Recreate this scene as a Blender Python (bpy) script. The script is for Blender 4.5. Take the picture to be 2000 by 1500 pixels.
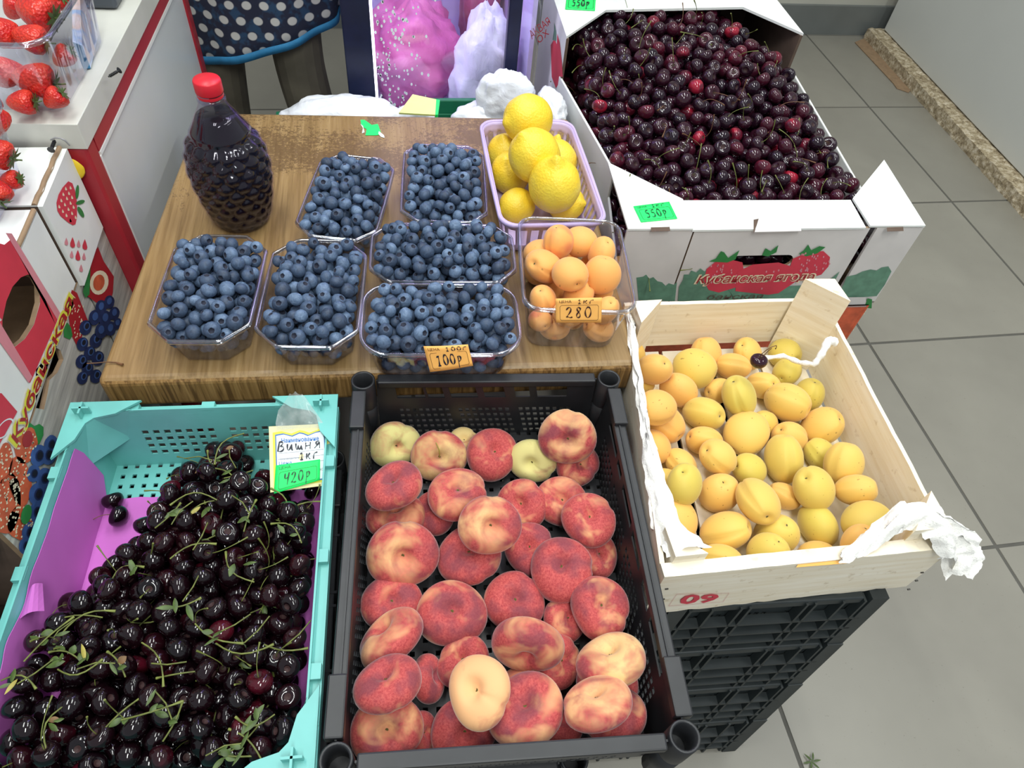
import bpy, math, random
import numpy as np
from mathutils import Vector, Matrix, noise
random.seed(7); rng = np.random.default_rng(11)
for o in list(bpy.data.objects): bpy.data.objects.remove(o)
SC = bpy.context.scene
COL = SC.collection
PI = math.pi
# ---------------- camera ----------------
FPX = 1371.3
HC = 1.3
def _rz(a): return Matrix(((math.cos(a), -math.sin(a), 0), (math.sin(a), math.cos(a), 0), (0, 0, 1)))
def _rx(a): return Matrix(((1, 0, 0), (0, math.cos(a), -math.sin(a)), (0, math.sin(a), math.cos(a))))
RC = _rz(-0.251799547) @ _rx(0.687471910) @ _rz(0.129470523)
CAM = Vector((0, 0, HC))
cd = bpy.data.cameras.new('camera'); cam = bpy.data.objects.new('camera', cd); COL.objects.link(cam)
cam.matrix_world = Matrix.Translation(CAM) @ RC.to_4x4()
cd.sensor_fit = 'HORIZONTAL'; cd.sensor_width = 36; cd.lens = FPX/2000*36; cd.clip_start = 0.01
SC.camera = cam
# ---------------- light ----------------
w = bpy.data.worlds.new('world'); SC.world = w; w.use_nodes = True
w.node_tree.nodes['Background'].inputs[0].default_value = (0.80, 0.88, 0.95, 1)
w.node_tree.nodes['Background'].inputs[1].default_value = 0.50
def area(name, loc, sx, sy, power, col, rot=(0, 0, 0)):
    l = bpy.data.lights.new(name, 'AREA'); l.shape = 'RECTANGLE'; l.size = sx; l.size_y = sy; l.energy = power; l.color = col
    o = bpy.data.objects.new(name, l); COL.objects.link(o); o.location = loc; o.rotation_euler = rot; return o
for i, (x, y) in enumerate([(-0.62, 1.0), (-0.46, 1.0), (0.62, 1.25), (0.78, 1.25)]):
    area('tube_lamp', (x, y, 2.75), 0.07, 1.5, 12, (0.97, 1.0, 0.96))
for i, (x, y) in enumerate([(0.1, -0.9), (0.26, -0.9), (2.0, 0.6)]):
    area('tube_lamp', (x, y, 2.75), 0.07, 1.5, 20, (0.97, 1.0, 0.96))
SC.view_settings.view_transform = 'Standard'; SC.view_settings.look = 'None'
SC.view_settings.gamma = 1; SC.view_settings.use_curve_mapping = False
SC.view_settings.exposure = 0.0
# ---------------- pixel helpers ----------------
def ray(x, y): return RC @ Vector(((x-1000)/FPX, (750-y)/FPX, -1))
def at(x, y, h): d = ray(x, y); return CAM + d*((h-HC)/d.z)
def onplane(x, y, o, n):
    d = ray(x, y); return CAM + d*((o-CAM).dot(n)/d.dot(n))
def aty(x, y, Y): d = ray(x, y); return CAM + d*(Y/d.y)
def depth(p): return -(RC.transposed() @ (p-CAM)).z
def proj(p):
    c = RC.transposed() @ (Vector(p)-CAM); return 1000+FPX*c.x/-c.z, 750-FPX*c.y/-c.z
XR = RC @ Vector((1, 0, 0)); YU = RC @ Vector((0, 1, 0)); ZC = RC @ Vector((0, 0, 1))
# ---------------- materials ----------------
def lin(c): return tuple(((v/12.92) if v <= 0.04045 else ((v+0.055)/1.055)**2.4) for v in c)
def rgb(r, g, b): return lin((r/255, g/255, b/255)) + (1,)
class NT:
    def __init__(s, name):
        s.m = bpy.data.materials.new(name); s.m.use_nodes = True; s.t = s.m.node_tree; s.n = s.t.nodes
        s.b = s.n['Principled BSDF']; s.out = s.n['Material Output']
    def new(s, k, **kw):
        x = s.n.new(k)
        for a, v in kw.items(): setattr(x, a, v)
        return x
    def l(s, a, b): s.t.links.new(a, b)
    def inp(s, node, k, v):
        if hasattr(v, 'is_output'): s.l(v, node.inputs[k])
        else: node.inputs[k].default_value = v
    def tex(s, kind='Object'): return s.new('ShaderNodeTexCoord').outputs[kind]
    def mapping(s, vec, scale=(1, 1, 1), rot=(0, 0, 0), loc=(0, 0, 0)):
        m = s.new('ShaderNodeMapping'); s.l(vec, m.inputs[0]); m.inputs['Scale'].default_value = scale
        m.inputs['Rotation'].default_value = rot; m.inputs['Location'].default_value = loc; return m.outputs[0]
    def noise(s, vec, scale=5, detail=3, rough=0.5, dist=0):
        n = s.new('ShaderNodeTexNoise'); s.l(vec, n.inputs['Vector']); n.inputs['Scale'].default_value = scale
        n.inputs['Detail'].default_value = detail; n.inputs['Roughness'].default_value = rough; n.inputs['Distortion'].default_value = dist
        return n.outputs['Fac']
    def ramp(s, fac, stops, interp='LINEAR'):
        r = s.new('ShaderNodeValToRGB'); s.l(fac, r.inputs[0]); e = r.color_ramp.elements; r.color_ramp.interpolation = interp
        while len(e) < len(stops): e.new(0.5)
        for i, (p, c) in enumerate(stops): e[i].position = p; e[i].color = c if len(c) == 4 else tuple(c)+(1,)
        return r.outputs[0]
    def mix(s, fac, a, b, mode='MIX'):
        m = s.new('ShaderNodeMix', data_type='RGBA', blend_type=mode)
        s.inp(m, 0, fac); s.inp(m, 6, a); s.inp(m, 7, b); return m.outputs[2]
    def math(s, op, a, b=0.0, clamp=False):
        m = s.new('ShaderNodeMath', operation=op, use_clamp=clamp); s.inp(m, 0, a); s.inp(m, 1, b); return m.outputs[0]
    def bump(s, h, strength=0.3, dist=0.001):
        b = s.new('ShaderNodeBump'); s.l(h, b.inputs['Height']); b.inputs['Strength'].default_value = strength
        b.inputs['Distance'].default_value = dist; s.l(b.outputs[0], s.b.inputs['Normal'])
    def set(s, color=None, rough=None, spec=None, **kw):
        if color is not None: s.inp(s.b, 'Base Color', color)
        if rough is not None: s.inp(s.b, 'Roughness', rough)
        if spec is not None: s.b.inputs['Specular IOR Level'].default_value = spec
        for k, v in kw.items(): s.inp(s.b, k.replace('_', ' '), v)
        return s
def plain(name, color, rough=0.5, var=0.06, scale=40, bump=0.0, **kw):
    t = NT(name); c = rgb(*color)
    n = t.noise(t.tex(), scale, 3)
    d = tuple(v*(1-var*2.2) for v in c[:3])+(1,); u = tuple(min(1, v*(1+var)) for v in c[:3])+(1,)
    t.set(t.ramp(n, [(0.3, d), (0.7, u)]), rough, **kw)
    if bump: t.bump(n, bump, 0.002)
    return t.m
M = {}
M['white_card'] = plain('white_card', (236, 238, 234), 0.55, 0.03, 14)
M['grey_card'] = plain('grey_card', (222, 216, 212), 0.6, 0.04, 14)
M['brown_card'] = plain('brown_card', (150, 124, 96), 0.8, 0.08, 60, 0.2)
M['dark_card'] = plain('dark_card', (96, 78, 66), 0.85, 0.08, 40)
M['black_plastic'] = plain('black_plastic', (36, 37, 40), 0.42, 0.12, 30, 0.05)
M['dark_green_plastic'] = plain('dark_green_plastic', (40, 46, 47), 0.45, 0.12, 30)
M['teal_plastic'] = plain('teal_plastic', (110, 190, 184), 0.4, 0.07, 14)
M['lilac_plastic'] = plain('lilac_plastic', (196, 178, 222), 0.35, 0.03, 20)
M['purple_paper'] = plain('purple_paper', (196, 104, 192), 0.75, 0.06, 9, 0.3)
M['ink_black'] = plain('ink_black', (28, 30, 44), 0.5, 0.02)
M['ink_green'] = plain('ink_green', (8, 70, 44), 0.5, 0.02)
M['ink_brown'] = plain('ink_brown', (58, 24, 18), 0.5, 0.02)
M['label_orange'] = plain('label_orange', (255, 188, 98), 0.6, 0.05, 30)
M['label_green'] = plain('label_green', (32, 246, 112), 0.6, 0.03, 30)
M['paper_cream'] = plain('paper_cream', (240, 228, 170), 0.6, 0.02)
M['paper_white'] = plain('paper_white', (236, 244, 246), 0.6, 0.02)
M['print_yellow'] = plain('print_yellow', (226, 222, 70), 0.6, 0.02)
M['print_blue'] = plain('print_blue', (60, 110, 180), 0.6, 0.02)
M['print_red'] = plain('print_red', (216, 58, 78), 0.55, 0.04, 30)
M['print_darkred'] = plain('print_darkred', (170, 30, 40), 0.55, 0.04, 30)
M['print_pink'] = plain('print_pink', (222, 142, 152), 0.55, 0.03)
M['print_green'] = plain('print_green', (104, 148, 124), 0.55, 0.1, 60)
M['print_leaf'] = plain('print_leaf', (48, 132, 66), 0.55, 0.08, 60)
M['print_orange'] = plain('print_orange', (214, 96, 60), 0.55, 0.12, 60)
M['print_cream'] = plain('print_cream', (240, 224, 190), 0.55, 0.04, 60)
M['print_navy'] = plain('print_navy', (40, 52, 96), 0.5, 0.14, 60)
M['print_skyblue'] = plain('print_skyblue', (66, 96, 156), 0.5, 0.12, 60)
M['print_grey'] = plain('print_grey', (150, 150, 160), 0.6, 0.03)
M['print_brown'] = plain('print_brown', (92, 74, 58), 0.6, 0.05)
M['white_panel'] = plain('white_panel', (222, 226, 226), 0.3, 0.02, 5)
M['red_profile'] = plain('red_profile', (176, 44, 56), 0.4, 0.07, 8)
M['counter_top'] = plain('counter_top', (214, 214, 204), 0.4, 0.04, 12)
M['grey_panel'] = plain('grey_panel', (206, 208, 203), 0.45, 0.02, 2)
M['wall'] = plain('wall', (186, 184, 172), 0.7, 0.04, 4)
M['wall_base'] = plain('wall_base', (112, 116, 114), 0.3, 0.08, 5)
M['grout'] = plain('grout', (92, 90, 84), 0.8, 0.05, 30)
M['navy_metal'] = plain('navy_metal', (22, 30, 62), 0.35, 0.08)
M['fridge_inner'] = plain('fridge_inner', (226, 218, 250), 0.4, 0.02)
M['red_cap'] = plain('red_cap', (222, 36, 52), 0.4, 0.03)
M['green_crate'] = plain('green_crate', (26, 108, 76), 0.45, 0.06)
M['yellow_pad'] = plain('yellow_pad', (228, 238, 150), 0.6, 0.02)
M['skin'] = plain('skin', (196, 150, 124), 0.5, 0.05, 30)
M['hair'] = plain('hair', (60, 44, 34), 0.6, 0.2, 120)
M['trousers'] = plain('trousers', (104, 98, 84), 0.85, 0.14, 14, 0.3)
M['shoe'] = plain('shoe', (30, 30, 32), 0.5, 0.1)
M['device_grey'] = plain('device_grey', (70, 76, 84), 0.4, 0.05)
M['pack_blue'] = plain('pack_blue', (54, 132, 178), 0.4, 0.04)
M['pack_pale'] = NT('pack_pale').m
M['steel_black'] = plain('steel_black', (34, 36, 38), 0.35, 0.1)
M['stem_green'] = plain('stem_green', (112, 120, 56), 0.55, 0.25, 90)
M['stem_brown'] = plain('stem_brown', (112, 78, 50), 0.6, 0.2, 90)
M['leaf'] = plain('leaf', (82, 104, 46), 0.5, 0.3, 60, 0.2)
M['leaf_yellow'] = plain('leaf_yellow', (170, 158, 72), 0.5, 0.15, 60, 0.2)
M['leaf_dry'] = plain('leaf_dry', (124, 92, 56), 0.6, 0.2, 60, 0.3)
M['scar'] = plain('scar', (96, 88, 40), 0.8, 0.2, 300)
M['dimple'] = plain('dimple', (52, 26, 26), 0.7, 0.1)
M['calyx_dark'] = plain('calyx_dark', (34, 38, 56), 0.8, 0.2, 300)
M['nail'] = plain('nail', (60, 56, 50), 0.5, 0.1)
M['metal'] = plain('metal', (150, 150, 150), 0.3, 0.1)
def m_packpale():
    t = NT('pack_print'); n = t.noise(t.tex(), 14, 1, 0.5, 1.5)
    t.set(t.ramp(n, [(0.40, rgb(232, 232, 240)), (0.50, rgb(170, 196, 232)), (0.55, rgb(236, 206, 190)), (0.62, rgb(236, 226, 232))]), 0.3); return t.m
M['pack_pale'] = m_packpale()
def m_clear(name, tint=(0.93, 0.93, 0.96), edge=0.42, base=0.02, rough=0.05):
    t = NT(name); t.n.remove(t.b)
    tr = t.new('ShaderNodeBsdfTransparent'); tr.inputs[0].default_value = tint+(1,)
    gl = t.new('ShaderNodeBsdfGlossy'); gl.inputs['Roughness'].default_value = rough; gl.inputs[0].default_value = (0.95, 0.95, 1, 1)
    lw = t.new('ShaderNodeLayerWeight'); lw.inputs[0].default_value = 0.25
    f = t.math('MULTIPLY_ADD', lw.outputs['Facing'], edge); f.node.inputs[2].default_value = base
    mx = t.new('ShaderNodeMixShader'); t.l(f, mx.inputs[0]); t.l(tr.outputs[0], mx.inputs[1]); t.l(gl.outputs[0], mx.inputs[2])
    t.l(mx.outputs[0], t.out.inputs[0]); return t.m
M['clear_plastic'] = m_clear('clear_plastic')
M['clear_rim'] = m_clear('clear_rim', (0.82, 0.84, 0.88), 0.8, 0.12, 0.10)
M['bottle_clear'] = m_clear('bottle_clear', (0.90, 0.88, 0.95), 0.22, 0.03, 0.05)
M['fridge_glass'] = m_clear('fridge_glass', (0.95, 0.94, 1), 0.5, 0.03, 0.02)
def m_film():
    t = NT('thin_film'); t.n.remove(t.b)
    tr = t.new('ShaderNodeBsdfTransparent'); tr.inputs[0].default_value = (0.9, 0.92, 0.93, 1)
    gl = t.new('ShaderNodeBsdfPrincipled'); gl.inputs['Base Color'].default_value = (0.7, 0.75, 0.72, 1); gl.inputs['Roughness'].default_value = 0.15
    n = t.noise(t.tex(), 60, 3)
    mx = t.new('ShaderNodeMixShader'); t.l(t.math('MULTIPLY', n, 0.6), mx.inputs[0]); t.l(tr.outputs[0], mx.inputs[1]); t.l(gl.outputs[0], mx.inputs[2])
    t.l(mx.outputs[0], t.out.inputs[0]); return t.m
M['film'] = m_film()
def m_wood():
    t = NT('table_laminate'); v = t.tex()
    g = t.noise(t.mapping(v, (150, 6, 150)), 1, 4, 0.6)
    g2 = t.noise(t.mapping(v, (30, 3, 30)), 1, 3, 0.5)
    c = t.ramp(g, [(0.3, rgb(122, 96, 58)), (0.5, rgb(152, 123, 80)), (0.72, rgb(170, 142, 98))])
    c = t.mix(t.ramp(g2, [(0.35, (0.45,)*3), (0.6, (0, 0, 0))]), c, rgb(128, 98, 58))
    # worn speckle towards the back edge
    sp = t.noise(v, 190, 3, 0.8); zone = t.noise(v, 9, 2, 0.5)
    sep = t.new('ShaderNodeSeparateXYZ'); t.l(v, sep.inputs[0])
    y = t.math('MULTIPLY_ADD', sep.outputs[1], 1.3); y.node.inputs[2].default_value = -0.10
    k = t.math('ADD', t.math('MULTIPLY', sp, 0.62), t.math('ADD', t.math('MULTIPLY', zone, 0.5), t.math('MINIMUM', y, 0.13)))
    c = t.mix(t.ramp(k, [(0.655, (0, 0, 0)), (0.70, (0.75,)*3)]), c, rgb(96, 72, 46))
    t.set(c, 0.42); t.bump(g, 0.12, 0.0006); return t.m
M['table_wood'] = m_wood()
def m_edge():
    t = NT('table_edge'); v = t.tex()
    g = t.noise(t.mapping(v, (170, 170, 7)), 1, 4, 0.6, 0.6)
    t.set(t.ramp(g, [(0.38, rgb(108, 78, 42)), (0.5, rgb(148, 112, 64)), (0.7, rgb(176, 138, 86))]), 0.45); return t.m
M['table_edge'] = m_edge()
def m_pine():
    t = NT('pine_board'); v = t.tex()
    g = t.noise(t.mapping(v, (8, 8, 120)), 1, 4, 0.6); s = t.noise(v, 70, 3, 0.6)
    c = t.ramp(g, [(0.3, rgb(232, 218, 190)), (0.7, rgb(246, 238, 220))])
    c = t.mix(t.ramp(s, [(0.62, (0, 0, 0)), (0.72, (0.35,)*3)]), c, rgb(170, 140, 90))
    t.set(c, 0.7); t.bump(g, 0.2, 0.001); return t.m
M['pine'] = m_pine()
def m_greywood():
    t = NT('printed_grey_planks'); v = t.tex()
    g = t.noise(t.mapping(v, (14, 9, 160)), 1, 4, 0.6)
    t.set(t.ramp(g, [(0.3, rgb(150, 146, 140)), (0.7, rgb(206, 202, 192))]), 0.55); return t.m
M['greywood'] = m_greywood()
def m_tile():
    t = NT('floor_tile'); v = t.tex('Object'); oi = t.new('ShaderNodeObjectInfo')
    n = t.noise(v, 3, 4, 0.6); n2 = t.noise(v, 160, 2, 0.7)
    c = t.ramp(n, [(0.3, rgb(136, 132, 122)), (0.7, rgb(149, 145, 134))])
    c = t.mix(t.ramp(n2, [(0.70, (0, 0, 0)), (0.76, (0.5,)*3)]), c, rgb(96, 90, 82))
    c = t.mix(t.math('MULTIPLY', oi.outputs['Random'], 0.12), c, rgb(120, 118, 110))
    t.set(c, 0.36); return t.m
M['tile'] = m_tile()
def m_stone():
    t = NT('crumbly_board'); v = t.tex(); n = t.noise(v, 55, 5, 0.75); n2 = t.noise(v, 8, 2)
    t.set(t.ramp(n, [(0.35, rgb(120, 104, 80)), (0.5, rgb(176, 160, 130)), (0.66, rgb(222, 210, 188))]), 0.9); t.bump(n, 0.9, 0.006); return t.m
M['stone'] = m_stone()
def m_berry(name='blueberry_skin', sc_=1.6):
    t = NT(name); g = t.new('ShaderNodeNewGeometry'); oi = t.new('ShaderNodeObjectInfo')
    r = t.math('FRACT', t.math('ADD', g.outputs['Random Per Island'], oi.outputs['Random']))
    n = t.noise(t.tex(), sc_, 4, 0.65, 1.0)
    k = t.math('ADD', t.math('MULTIPLY', r, 0.42), t.math('MULTIPLY', n, 0.62))
    t.set(t.ramp(k, [(0.22, rgb(44, 53, 70)), (0.5, rgb(68, 85, 110)), (0.72, rgb(98, 119, 147)), (0.9, rgb(134, 154, 180))]), 0.52, 0.35); return t.m
M['berry'] = m_berry(); M['berry_far'] = m_berry('blueberry_skin_far', 150)
def m_cherry(name, stops):
    t = NT(name); g = t.new('ShaderNodeNewGeometry'); oi = t.new('ShaderNodeObjectInfo')
    r = t.math('FRACT', t.math('ADD', g.outputs['Random Per Island'], oi.outputs['Random']))
    n = t.noise(t.tex(), 0.9, 2)
    k = t.math('ADD', r, t.math('MULTIPLY', t.math('SUBTRACT', n, 0.5), 0.2), True)
    t.set(t.ramp(k, stops), 0.07, 0.55); return t.m
M['sour'] = m_cherry('sour_cherry_skin', [(0, rgb(12, 5, 9)), (0.7, rgb(22, 7, 12)), (0.95, rgb(36, 9, 16)), (1, rgb(70, 13, 26))])
M['sweet'] = m_cherry('sweet_cherry_skin', [(0, rgb(28, 14, 26)), (0.65, rgb(48, 17, 31)), (0.93, rgb(72, 21, 37)), (0.98, rgb(104, 24, 42)), (1, rgb(150, 30, 50))])
def m_peach():
    t = NT('flat_peach_skin'); v = t.tex(); oi = t.new('ShaderNodeObjectInfo')
    off = t.new('ShaderNodeVectorMath', operation='ADD'); t.l(v, off.inputs[0])
    cm = t.new('ShaderNodeCombineXYZ'); t.l(t.math('MULTIPLY', oi.outputs['Random'], 9.0), cm.inputs[0]); t.l(cm.outputs[0], off.inputs[1]); vv = off.outputs[0]
    sc = t.new('ShaderNodeSeparateColor'); t.l(oi.outputs['Color'], sc.inputs[0])
    n = t.noise(vv, 0.95, 3, 0.5, 0.6); f = t.noise(vv, 14, 4, 0.75); b = t.noise(vv, 1.3, 2)
    k = t.math('SUBTRACT', t.math('MULTIPLY', n, 1.7), t.math('SUBTRACT', t.math('MULTIPLY', sc.outputs[0], 0.92), 0.02))
    k = t.math('ADD', k, t.math('MULTIPLY', t.math('SUBTRACT', f, 0.5), 0.22))
    cream = t.mix(sc.outputs[1], rgb(236, 180, 128), rgb(214, 204, 134))
    c = t.ramp(k, [(0.16, (1, 1, 1)), (0.58, (0, 0, 0))])
    red = t.mix(t.ramp(f, [(0.35, (0,)*3), (0.65, (1,)*3)]), rgb(162, 56, 62), rgb(202, 96, 90))
    red = t.mix(t.ramp(b, [(0.46, (0, 0, 0)), (0.66, (0.7,)*3)]), red, rgb(118, 62, 74))
    col = t.mix(c, red, cream)
    t.set(col, 0.75, 0.25); t.b.inputs['Sheen Weight'].default_value = 0.35; t.b.inputs['Sheen Roughness'].default_value = 0.4
    return t.m
M['peach'] = m_peach()
def m_apricot():
    t = NT('apricot_skin'); v = t.tex(); oi = t.new('ShaderNodeObjectInfo')
    off = t.new('ShaderNodeVectorMath', operation='ADD'); t.l(v, off.inputs[0])
    cm = t.new('ShaderNodeCombineXYZ'); t.l(t.math('MULTIPLY', oi.outputs['Random'], 9.0), cm.inputs[0]); t.l(cm.outputs[0], off.inputs[1]); vv = off.outputs[0]
    sc = t.new('ShaderNodeSeparateColor'); t.l(oi.outputs['Color'], sc.inputs[0])
    n = t.noise(vv, 0.8, 2); s = t.noise(vv, 5.5, 1, 0.5); d = t.noise(vv, 18, 2)
    base = t.mix(sc.outputs[0], rgb(230, 190, 96), rgb(238, 168, 92))
    base = t.mix(sc.outputs[1], base, rgb(208, 190, 84))
    red = t.ramp(t.math('ADD', n, t.math('SUBTRACT', sc.outputs[2], 0.5)), [(0.46, (0,)*3), (0.68, (0.8,)*3)])
    base = t.mix(red, base, rgb(214, 88, 72))
    base = t.mix(t.math('MULTIPLY', t.math('SUBTRACT', n, 0.3), 0.35), base, rgb(238, 198, 120))
    col = t.mix(t.ramp(s, [(0.735, (0,)*3), (0.76, (0.55,)*3)]), base, rgb(130, 92, 40))
    t.set(col, 0.55, 0.3); t.b.inputs['Sheen Weight'].default_value = 0.2; return t.m
M['apricot'] = m_apricot()
def m_lemon():
    t = NT('lemon_peel'); v = t.tex(); n = t.noise(v, 11, 2, 0.5); b = t.noise(v, .7, 2)
    oi = t.new('ShaderNodeObjectInfo')
    c = t.mix(t.ramp(b, [(0.4, (0,)*3), (0.7, (1,)*3)]), rgb(240, 204, 52), rgb(232, 214, 74))
    c = t.mix(t.math('MULTIPLY', oi.outputs['Random'], 0.5), c, rgb(248, 204, 40))
    t.set(c, 0.38, 0.45); t.bump(n, 0.16, 0.015); return t.m
M['lemon'] = m_lemon()
def m_straw():
    t = NT('strawberry_skin'); v = t.tex()
    vo = t.new('ShaderNodeTexVoronoi'); t.l(v, vo.inputs['Vector']); vo.inputs['Scale'].default_value = 6.5
    n = t.noise(v, .9, 2)
    c = t.mix(t.ramp(n, [(0.3, (0,)*3), (0.7, (1,)*3)]), rgb(196, 30, 34), rgb(222, 62, 42))
    c = t.mix(t.ramp(vo.outputs['Distance'], [(0.08, (.8,)*3), (0.15, (0,)*3)]), c, rgb(226, 150, 90))
    t.set(c, 0.28, 0.5); t.bump(vo.outputs['Distance'], 0.25, 0.04); return t.m
M['straw'] = m_straw()
def m_liquid():
    t = NT('dark_berry_drink'); n = t.noise(t.tex(), 30, 2)
    t.set(t.ramp(n, [(0.3, rgb(14, 8, 16)), (0.7, rgb(22, 10, 22))]), 0.06, 0.35); return t.m
M['liquid'] = m_liquid()
def m_bag(name, col, col2, alpha=1.0):
    t = NT(name); v = t.tex(); n = t.noise(v, 9, 3, 0.5, 1.0)
    t.set(t.ramp(n, [(0.3, rgb(*col)), (0.7, rgb(*col2))]), 0.35, 0.5)
    t.bump(t.noise(v, 22, 4, 0.6, 2.5), 0.35, 0.006)
    t.b.inputs['Alpha'].default_value = alpha
    return t.m
M['bag_white'] = m_bag('white_bag_film', (226, 230, 240), (246, 248, 250))
M['bag_pink'] = m_bag('pink_bag_film', (206, 96, 150), (232, 138, 180))
M['bag_dark_pink'] = m_bag('dark_pink_bag_film', (150, 70, 100), (196, 110, 140))
def m_gauze():
    t = NT('gauze'); v = t.tex()
    n = t.noise(v, 420, 2, 0.6)
    t.set(rgb(244, 242, 236), 0.9)
    t.l(t.ramp(n, [(0.26, (0.6,)*3), (0.40, (1,)*3)]), t.b.inputs['Alpha']); t.bump(n, 0.4, 0.002); return t.m
M['gauze'] = m_gauze()
def m_dots():
    t = NT('polka_dot_cloth'); v = t.tex()
    sep = t.new('ShaderNodeSeparateXYZ'); t.l(v, sep.inputs[0])
    P = 0.036
    zr = t.math('DIVIDE', sep.outputs[2], P*0.9)
    row = t.math('FLOOR', zr)
    sh = t.math('MULTIPLY', t.math('FLOORED_MODULO', row, 2.0), 0.5)
    xx = t.math('ADD', t.math('DIVIDE', sep.outputs[0], P), sh)
    fx = t.math('SUBTRACT', t.math('FRACT', xx), 0.5); fz = t.math('SUBTRACT', t.math('FRACT', zr), 0.5)
    d = t.math('SQRT', t.math('ADD', t.math('MULTIPLY', fx, fx), t.math('MULTIPLY', fz, fz)))
    bg = t.mix(t.ramp(t.noise(v, 45, 2), [(0.5, (0,)*3), (0.62, (0.6,)*3)]), rgb(36, 40, 62), rgb(44, 84, 120))
    t.set(t.mix(t.ramp(d, [(0.24, (1,)*3), (0.30, (0,)*3)]), bg, rgb(206, 204, 200)), 0.8); return t.m
M['dots'] = m_dots()
M['hem_blue'] = plain('hem_blue', (44, 128, 178), 0.7, 0.1)
def m_emit():
    t = NT('led_strip'); t.b.inputs['Emission Color'].default_value = (0.86, 0.82, 1, 1); t.b.inputs['Emission Strength'].default_value = 6; return t.m
M['led'] = m_emit()
# ---------------- mesh buffer ----------------
class MB:
    def __init__(s): s.v = []; s.f = []; s.m = []; s.s = []
    def add(s, verts, faces, mat=0, smooth=False):
        b = len(s.v); s.v += [tuple(p) for p in verts]
        s.f += [tuple(b+i for i in f) for f in faces]; s.m += [mat]*len(faces); s.s += [smooth]*len(faces); return s
    def hexa(s, P, mat=0):   # P: bottom 4 (ccw from above), top 4
        return s.add(P, [(3, 2, 1, 0), (4, 5, 6, 7), (0, 1, 5, 4), (1, 2, 6, 5), (2, 3, 7, 6), (3, 0, 4, 7)], mat)
    def box(s, c, d, mat=0, rot=None):
        x, y, z = d[0]/2, d[1]/2, d[2]/2
        P = [Vector(p) for p in ((-x, -y, -z), (x, -y, -z), (x, y, -z), (-x, y, -z), (-x, -y, z), (x, -y, z), (x, y, z), (-x, y, z))]
        if rot is not None: P = [rot @ p for p in P]
        return s.hexa([p+Vector(c) for p in P], mat)
    def slab(s, q, n, t, mat=0):  # thick polygon: outline q (ccw seen from n), thickness t against n
        n = Vector(n).normalized(); q = [Vector(p) for p in q]; k = len(q)
        P = q + [p-n*t for p in q]
        F = [tuple(range(k)), tuple(range(2*k-1, k-1, -1))] + [(i, k+i, k+(i+1) % k, (i+1) % k) for i in range(k)]
        return s.add(P, F, mat)
    def beam(s, a, b, wd, h, mat=0, up=(0, 0, 1)):
        a = Vector(a); b = Vector(b); d = (b-a).normalized(); up = Vector(up); sx = d.cross(up).normalized()*(wd/2); uz = sx.cross(d).normalized()*(h/2)
        return s.hexa([a-sx-uz, a+sx-uz, b+sx-uz, b-sx-uz, a-sx+uz, a+sx+uz, b+sx+uz, b-sx+uz], mat)
    def tube(s, path, r, n=6, mat=0, caps=True):
        path = [Vector(p) for p in path]; k = len(path); V = []
        if not hasattr(r, '__len__'): r = [r]*k
        for i, p in enumerate(path):
            d = (path[min(i+1, k-1)]-path[max(i-1, 0)]).normalized()
            a = Vector((0, 0, 1)) if abs(d.z) < 0.9 else Vector((1, 0, 0)); u = d.cross(a).normalized(); w_ = d.cross(u)
            V += [p+(u*math.cos(2*PI*j/n)+w_*math.sin(2*PI*j/n))*r[i] for j in range(n)]
        F = [(i*n+j, i*n+(j+1) % n, (i+1)*n+(j+1) % n, (i+1)*n+j) for i in range(k-1) for j in range(n)]
        s.add(V, F, mat, True)
        if caps: s.add(V[:n], [tuple(range(n))], mat); s.add(V[-n:], [tuple(range(n-1, -1, -1))], mat)
        return s
    def lathe(s, prof, n=16, mat=0, fn=None, smooth=True, close=True, mats=None):
        V = []; k = len(prof)
        for i, (r, z) in enumerate(prof):
            for j in range(n):
                a = 2*PI*j/n; rr, zz = (r, z) if fn is None else fn(r, z, a, i/(k-1))
                V.append((rr*math.cos(a), rr*math.sin(a), zz))
        b = len(s.v); s.v += V
        for i in range(k-1):
            for j in range(n):
                s.f.append((b+i*n+j, b+i*n+(j+1) % n, b+(i+1)*n+(j+1) % n, b+(i+1)*n+j)); s.m.append(mats[i] if mats else mat); s.s.append(smooth)
        if close:
            s.f.append(tuple(b+j for j in range(n-1, -1, -1))); s.m.append(mats[0] if mats else mat); s.s.append(smooth)
            s.f.append(tuple(b+(k-1)*n+j for j in range(n))); s.m.append(mats[-1] if mats else mat); s.s.append(smooth)
        return s
    def grid(s, fn, us, vs, hole=None, mat=0, smooth=False):
        nu, nv = len(us), len(vs); V = [fn(u, v) for v in vs for u in us]
        F = [(j*nu+i, j*nu+i+1, (j+1)*nu+i+1, (j+1)*nu+i) for j in range(nv-1) for i in range(nu-1) if not (hole and hole(i, j))]
        return s.add(V, F, mat, smooth)
    def mesh(s, name, mats):
        me = bpy.data.meshes.new(name); me.from_pydata([tuple(p) for p in s.v], [], s.f)
        for m in mats: me.materials.append(M[m] if isinstance(m, str) else m)
        if s.f:
            me.polygons.foreach_set('material_index', s.m); me.polygons.foreach_set('use_smooth', s.s)
        me.update(); return me
def tag(o, label=None, cat=None, group=None, kind=None):
    if label: o['label'] = label
    if cat: o['category'] = cat
    if group: o['group'] = group
    if kind: o['kind'] = kind
    return o
def bev(o, w_, seg=2):
    m = o.modifiers.new('bevel', 'BEVEL'); m.width = w_; m.segments = seg; m.limit_method = 'ANGLE'; m.angle_limit = 0.6; return o
def solid(o, t, off=0.0):
    m = o.modifiers.new('thickness', 'SOLIDIFY'); m.thickness = t; m.offset = off; return o
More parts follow.
